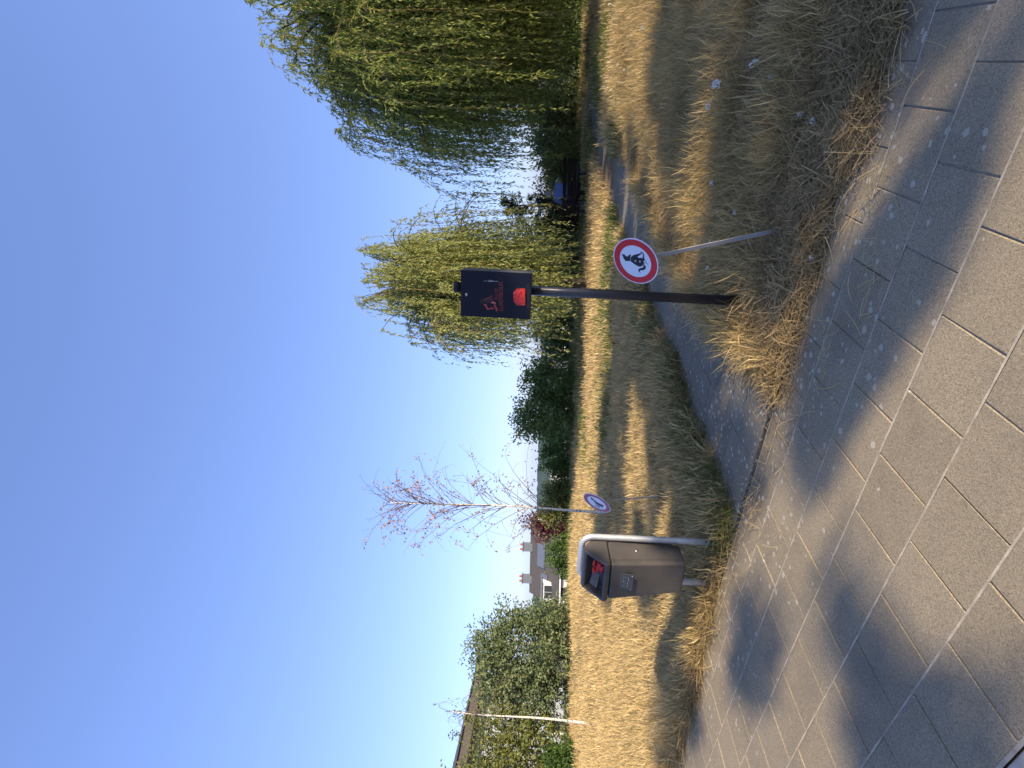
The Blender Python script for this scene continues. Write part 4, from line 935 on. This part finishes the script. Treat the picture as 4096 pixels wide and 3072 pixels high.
# ------------------------------------------------------------------ wild carrots in the verge
def umbel(rd, r):
    q = []
    for i in range(34):
        a = r.uniform(0, 6.28); d = rd * math.sqrt(r.random()); c_ = np.array([math.cos(a) * d, math.sin(a) * d, .010 - .018 * (d / rd) ** 2 + r.normal(0, .002)]); s = rd * r.uniform(.13, .22); k = np.arange(6) * math.pi / 3 + r.uniform(0, 1)
        q.append((np.concatenate([[c_ + [0, 0, .003]], c_ + s * np.c_[np.cos(k), np.sin(k), np.zeros(6)]]), np.array([[0, 1, 2, 3], [0, 3, 4, 5], [0, 5, 6, 1]])))
    return cat(q)
cr = [(2865, 335, 140, 'largest white wild carrot umbel, open face, beside a green closed one'), (2832, 425, 150, 'white wild carrot umbel seen edge on left of the largest umbel'),
      (3015, 250, 110, 'white wild carrot umbel tilted sideways nearest the right photo edge'), (3080, 305, 80, 'tiny pale flower low in the verge below the tilted umbel'),
      (3203, 453, 70, 'upper of the two round white flowers low by the pavement'), (3250, 482, 60, 'lower of the two round white flowers low by the pavement'),
      (2845, 733, 120, 'small white flower in the verge right of the dog sign'), (2940, 850, 90, 'small white flower close above the top of the leaning stake'),
      (2842, 963, 110, 'small white flower just beside the leaning stake'), (2830, 1072, 110, 'white flower in the tall straw between stake and post'), (3245, 1030, 30, 'pale flower head low in the matted straw by the post'),
      (2566, 110, 60, 'pale umbel in the sunlit grass under the large willow'), (2436, 17, 60, 'white umbel before the large willow at the frame edge'), (2470, 260, 45, 'cream umbel at the sunlit edge below the large willow'), (2497, 280, 40, 'second cream umbel at the sunlit edge below the large willow'),
      (2475, 330, 40, 'cream umbel closest to the far path end under the willow'), (2412, 350, 50, 'pale umbel in the shadow line of the large willow'), (2428, 352, 50, 'rightmost of a pale umbel pair in the willow shadow line'), (2473, 412, 40, 'lone cream umbel nearest the bench in the far verge')]
for i, (px, py, dv, lb) in enumerate(cr):
    g = G(px + dv, py); r = np.random.default_rng(100 + i); tp = P(px, py, g[1]); rd = (.030 if i in (0, 1, 2) else .016) * (1.0 if i < 11 else 1.6)
    if i in (3,): rd = .013
    t = thing('wild_carrot', lb, 'flower', (g[0], g[1], -.01), group='wild carrots in the verge')
    top = tp - np.array([g[0], g[1], -.01]); L_ = max(.05, top[2]); mid = top * .5 + [r.normal(0, .03), r.normal(0, .02), 0]
    st = [tube(np.array([(0, 0, 0), mid, top]), [.0028, .0024, .0018], 5)]
    for k in range(2): st.append(tube(np.array([mid * .8, mid * .8 + [r.normal(0, .06), r.normal(0, .04), .08]]), [.0016, .001], 4))
    link('stem', qmesh('stem', *cat(st)), MAT['stem'], t)
    o = link('umbel', qmesh('umbel', *umbel(rd, r)), MAT['petal'], t); o.location = tuple(top)
    tl = [(1.0, -.2), (.15, .1), (.7, .7), (.9, 0), (.8, .4), (1.1, 0)]; a, b = tl[i] if i < 6 else (r.uniform(.2, .9), r.uniform(-.5, .5)); o.rotation_euler = (a, b, 0)

# ------------------------------------------------------------------ grass
def blades(n, r, spread, h, lean, width, seed_head=0.0, curl=.5, fan=True):
    """curved tapering blades of one tuft"""
    a = r.uniform(0, 2 * math.pi, n); d = spread * np.sqrt(r.random(n)); bx = np.c_[np.cos(a) * d, np.sin(a) * d, np.full(n, -.015)]
    az = np.where(r.random(n) < .25, a, r.uniform(0, 2 * math.pi, n)) + r.normal(0, .5, n); dr_ = np.c_[np.cos(az), np.sin(az), np.zeros(n)]
    H = h * r.uniform(.45, 1.1, n); ln = lean * r.uniform(.2, 1.3, n); K = 5; t = np.linspace(0, 1, K)
    P_ = bx[:, None, :] + dr_[:, None, :] * (H * ln)[:, None, None] * (t ** (1 + curl))[None, :, None]
    zz = np.sqrt(np.maximum(.05, 1 - np.minimum(ln, .97) ** 2)) * H
    P_[:, :, 2] += zz[:, None] * (t - .22 * np.minimum(1.4, ln)[:, None] * t ** 3)
    P_[:, 1:, :2] += r.normal(0, .008, (n, K - 1, 2))
    sd = np.c_[-np.sin(az), np.cos(az), np.zeros(n)] + r.normal(0, .35, (n, 3)); sd /= np.linalg.norm(sd, axis=1)[:, None]
    wp = np.tile(np.array([.9, 1., .85, .6, .12]), (n, 1)); hd = r.random(n) < seed_head; wp[hd] = np.array([.55, .5, .5, 1.9, .5])
    wd = (width * r.uniform(.6, 1.3, n))[:, None, None] * wp[:, :, None] * .5
    V = np.stack([P_ + sd[:, None, :] * wd, P_ - sd[:, None, :] * wd], 2).reshape(-1, 3)
    b0 = (np.arange(n) * K * 2)[:, None]; F = np.concatenate([np.stack([b0[:, 0] + 2 * i, b0[:, 0] + 2 * i + 1, b0[:, 0] + 2 * i + 3, b0[:, 0] + 2 * i + 2], -1) for i in range(K - 1)])
    return V, F
def mats(n, r, spread, width):
    """matted dead straw lying every way"""
    c_ = np.c_[r.uniform(-spread, spread, (n, 2)), r.uniform(.0, .05, n)]; az = r.uniform(0, 6.28, n); L = r.uniform(.06, .2, n); K = 4; t = np.linspace(-.5, .5, K)
    d = np.c_[np.cos(az), np.sin(az), r.normal(.05, .3, n)]; bow = r.normal(0, .25, (n, 3)); bow[:, 2] = abs(bow[:, 2]) * .8
    P_ = c_[:, None, :] + d[:, None, :] * (L[:, None] * t)[:, :, None] + bow[:, None, :] * (L[:, None] * (.25 - t ** 2))[:, :, None]
    P_[:, :, 2] = np.maximum(P_[:, :, 2], -.005)
    sd = np.c_[-np.sin(az), np.cos(az), np.zeros(n)]; wd = (width * r.uniform(.6, 1.3, n))[:, None, None] * .5
    V = np.stack([P_ + sd[:, None, :] * wd, P_ - sd[:, None, :] * wd], 2).reshape(-1, 3); b0 = np.arange(n) * K * 2
    F = np.concatenate([np.stack([b0 + 2 * i, b0 + 2 * i + 1, b0 + 2 * i + 3, b0 + 2 * i + 2], -1) for i in range(K - 1)])
    return V, F
lib = {}
def tuft_set(key, gen, mat, k=5):
    c_ = bpy.data.collections.new('tufts_' + key)
    for i in range(k):
        V, F = gen(np.random.default_rng(hash(key) % 1000 + i if False else sum(map(ord, key)) + i)); me = qmesh('tuft', V, F); me.materials.append(mat); o = bpy.data.objects.new('tuft', me); c_.objects.link(o)
    lib[key] = c_
tuft_set('tall', lambda r: blades(40, r, .14, .33, .8, .0034, .35, .7), MAT['straw'])
tuft_set('mat', lambda r: mats(95, r, .13, .0031), MAT['dull'])
tuft_set('short', lambda r: blades(40, r, .13, .15, .9, .0031, .12, .6), MAT['dull'])
tuft_set('green', lambda r: blades(48, r, .12, .14, .7, .0042, 0, .8), MAT['green'])
tuft_set('meadow', lambda r: blades(46, r, .16, .26, .55, .0065, .35, .6), MAT['gold'])
tuft_set('far', lambda r: blades(60, r, .34, .30, .5, .012, .35, .6), MAT['gold'])
tuft_set('fargreen', lambda r: blades(50, r, .3, .34, .4, .013, .1, .6), MAT['green'])
tuft_set('edge', lambda r: blades(36, r, .05, .30, 1.05, .0040, .25, 1.1), MAT['straw'])
def gn_group():
    ng = bpy.data.node_groups.new('grass_scatter', 'GeometryNodeTree')
    ng.interface.new_socket(name='Geometry', in_out='INPUT', socket_type='NodeSocketGeometry'); ng.interface.new_socket(name='Tufts', in_out='INPUT', socket_type='NodeSocketCollection'); ng.interface.new_socket(name='Geometry', in_out='OUTPUT', socket_type='NodeSocketGeometry')
    ns, ls = ng.nodes, ng.links; gi = ns.new('NodeGroupInput'); go = ns.new('NodeGroupOutput'); ip = ns.new('GeometryNodeInstanceOnPoints'); ci = ns.new('GeometryNodeCollectionInfo')
    ci.inputs['Separate Children'].default_value = True; ci.inputs['Reset Children'].default_value = True
    def at(nm, ty): n = ns.new('GeometryNodeInputNamedAttribute'); n.data_type = ty; n.inputs['Name'].default_value = nm; return n.outputs['Attribute']
    ls.new(gi.outputs[0], ip.inputs['Points']); ls.new(gi.outputs[1], ci.inputs[0]); ls.new(ci.outputs[0], ip.inputs['Instance']); ip.inputs['Pick Instance'].default_value = True
    ls.new(at('pick', 'INT'), ip.inputs['Instance Index']); ls.new(at('rot', 'FLOAT_VECTOR'), ip.inputs['Rotation']); ls.new(at('size', 'FLOAT_VECTOR'), ip.inputs['Scale'])
    ls.new(ip.outputs[0], go.inputs[0]); return ng
NG = gn_group(); tid = [i.identifier for i in NG.interface.items_tree if i.name == 'Tufts'][0]
gr = np.random.default_rng(77)
def field(name, label, cat_, key, pts, smin, smax, lean=(0, 0), tilt=.12):
    pts = np.asarray(pts, float); n = len(pts); me = bpy.data.meshes.new(name); me.vertices.add(n); me.vertices.foreach_set('co', pts.astype(np.float32).ravel())
    a = me.attributes.new('pick', 'INT', 'POINT'); a.data.foreach_set('value', gr.integers(0, 5, n).astype(np.int32))
    rot = np.c_[gr.normal(lean[0], tilt, n), gr.normal(lean[1], tilt, n), gr.uniform(0, 6.28, n) if lean == (0, 0) else gr.normal(0, .9, n)]
    a = me.attributes.new('rot', 'FLOAT_VECTOR', 'POINT'); a.data.foreach_set('vector', rot.astype(np.float32).ravel())
    s = gr.uniform(smin, smax, n); sz = np.c_[s, s, s * gr.uniform(.75, 1.2, n)]
    a = me.attributes.new('size', 'FLOAT_VECTOR', 'POINT'); a.data.foreach_set('vector', sz.astype(np.float32).ravel())
    o = link(name, me); md = o.modifiers.new('scatter', 'NODES'); md.node_group = NG; md[tid] = lib[key]
    o['kind'] = 'stuff'; o['label'] = label; o['category'] = cat_
    print(name, n); return o
def pool(n, x0, x1, y0, y1): return gr.uniform((x0, y0), (x1, y1), (n, 2))
def frustum(p, mar=.5): return np.abs(p[:, 0]) < .74 * p[:, 1] + mar
def onpath(p): return inpoly(p[:, 0], p[:, 1], pathpoly)
def vnoise(p, s, o_=0.): return np.array([mnoise.noise(Vector((x * s + o_, y * s, o_))) for x, y in p])
def z_(p, dz=0.): return np.c_[p, np.maximum(hz(p[:, 0], p[:, 1]), -40) + dz]
def MNa(p): return p @ E1, p @ E2
keep_out = [(np.array([.616, 3.81]), .11, .50), (np.array([-1.18, 4.23]), .085, .40), (np.array([-1.54, 4.37]), .085, .40), (sb1[:2], .03, .10)]
def clear(p):                                                        # trodden bare just in front of the posts
    ok = np.ones(len(p), bool)
    for c_, w_, l_ in keep_out:
        d = -c_ / np.linalg.norm(c_); v = p - c_; a = v @ d; b = np.abs(v @ np.array([-d[1], d[0]])); ok &= ~((a > -.07) & (a < l_) & (b < w_))
    return ok
vergepoly = np.concatenate([PRe, [(16, 18.5), (20, 10), (6, -.4)]])
p = pool(15000, -.2, 7.5, 1.6, 9.5); m_, n_ = MNa(p); p = p[inpoly(p[:, 0], p[:, 1], vergepoly) & (n_ > 2.80) & frustum(p)]
field('matted_straw', 'dull matted dead straw covering the verge floor', 'grass', 'mat', z_(p, .01), .8, 1.3)
m_, n_ = MNa(p); k = vnoise(p, 1.3)
dP = np.min(np.linalg.norm(p[:, None, :] - np.concatenate([np.linspace(PRe[i], PRe[i + 1], 6) for i in range(14)])[None], axis=2), axis=1)
q = p[(k > -.3) & (n_ > 3.15 + .25 * gr.random(len(p))) & (gr.random(len(p)) < .62) & ((dP > .55) | (n_ < 4.3)) & clear(p)]; field('tall_straw', 'long pale straw stalks standing in the near verge', 'grass', 'tall', z_(q), .65, 1.1)
q = p[(gr.random(len(p)) < .34) & clear(p)]; field('short_straw', 'short bleached grass among the verge straw', 'grass', 'short', z_(q), .8, 1.3)
k = vnoise(p, 1.6, 5.); q = p[(k > .12) & (gr.random(len(p)) < .55)]; field('verge_green', 'green grass patches low in the near verge', 'grass', 'green', z_(q), .7, 1.2)
# straw falling out over the edge of the path around the post, and over the pavement edge
p = pool(60000, -4.4, 3, 1.5, 8); m_, n_ = MNa(p)
dR = np.min(np.linalg.norm(p[:, None, :] - np.concatenate([np.linspace(PRe[i], PRe[i + 1], 6) for i in range(11)])[None], axis=2), axis=1)
q = p[inpoly(p[:, 0], p[:, 1], vergepoly) & (dR < .16) & (n_ > 2.95)]; q = q[(gr.random(len(q)) < .2) & clear(q)]
field('edge_straw', 'long straw arching over the rim of the side path', 'grass', 'edge', z_(q), .8, 1.25)
def nedge(m): return np.interp(m, [2.9, 3.02, 3.56, 4.06, 4.86, 5.85, 9], [3.0, 2.95, 2.86, 2.78, 2.68, 2.64, 2.6])
left = (m_ > 2.6) & (n_ > nedge(m_)) & ~onpath(p) & ~inpoly(p[:, 0], p[:, 1], vergepoly)
q = p[left & (n_ < nedge(m_) + .16)]; q = q[(gr.random(len(q)) < .26) & clear(q)]; field('fringe_straw', 'golden straw fringe hanging over the pavement by the bin', 'grass', 'edge', z_(q, .01), .6, 1.0)
dL = np.min(np.linalg.norm(p[:, None, :] - np.concatenate([np.linspace(PLe[i], PLe[i + 1], 6) for i in range(11)])[None], axis=2), axis=1)
q = p[left & (dL < .34) & (dL > .03)]; k = vnoise(q, 1.7, 9.); q = q[(gr.random(len(q)) < .3) & (k > -.2)]; field('rim_green', 'green grass strip along the far rim of the side path', 'grass', 'green', z_(q), 1.1, 1.9)
# meadow
p = pool(26000, -7, 4, 3.8, 9.5); m_, n_ = MNa(p); ok = (n_ > nedge(m_) + .05) & (m_ > 2.2) & ~onpath(p) & ~inpoly(p[:, 0], p[:, 1], vergepoly) & frustum(p); p = p[ok]
field('near_meadow', 'dry meadow grass in the foreground left of the side path', 'grass', 'meadow', z_(p[(gr.random(len(p)) < .5) & clear(p)]), .55, 1.05)
q = p[gr.random(len(p)) < .35]; field('meadow_mat', 'flattened straw under the near meadow grass', 'grass', 'mat', z_(q, .005), 1., 1.6)
k = vnoise(p, .9, 3.); q = p[(k > .05) & (gr.random(len(p)) < .22)]; field('meadow_green', 'green blades mixed in the near meadow', 'grass', 'green', z_(q), .8, 1.4)
p = pool(30000, -15, 15, 9.3, 21.5); ok = ~onpath(p) & frustum(p, 1.2) ; p = p[ok]
bare = inpoly(p[:, 0], p[:, 1], vergepoly)
field('far_meadow', 'golden dry grass across the far meadow', 'grass', 'far', z_(p[(gr.random(len(p)) < .34)]), .6, 1.05)
k = vnoise(p, .35, 2.); q = p[((k > .15) & (p[:, 0] > -2) | (p[:, 1] > 17.5) | (np.abs(p[:, 1] - 15.5) < .8) & (p[:, 0] > 2)) & (gr.random(len(p)) < .22)]; field('far_green', 'greener tall grass at the far rim of the meadow', 'grass', 'fargreen', z_(q), .6, 1.2)
tuft_set('litter', lambda r: mats(7, r, .14, .0034), MAT['straw'])
p = pool(9000, -5, 2.5, 1.6, 8); m_, n_ = MNa(p); q = p[(n_ > 2.1) & (n_ < 2.85) & (gr.random(len(p)) < .22 * np.clip((n_ - 2.1) / .6, 0, 1) ** 2)]
field('straw_litter', 'loose straw strewn over the pavement beside the verge', 'grass', 'litter', np.c_[q, np.full(len(q), .004)], .5, 1.0)
# fallen leaves along the path edge
lv = []
for i in range(260):
    k_ = gr.integers(0, 10); f = gr.random(); a = PLe[k_] * (1 - f) + PLe[k_ + 1] * f + gr.normal(0, .05, 2); d = gr.normal(0, 1, 3); d[2] *= .25
    lv.append(leaves(np.array([[a[0], a[1], .02]]), d[None], .035 * gr.uniform(.5, 1.2), .022, gr))
o = link('leaf_litter', qmesh('leaf_litter', *cat(lv)), MAT['deadleaf']); o['kind'] = 'stuff'; o['label'] = 'brown leaf litter along the rim of the side path'; o['category'] = 'leaves'
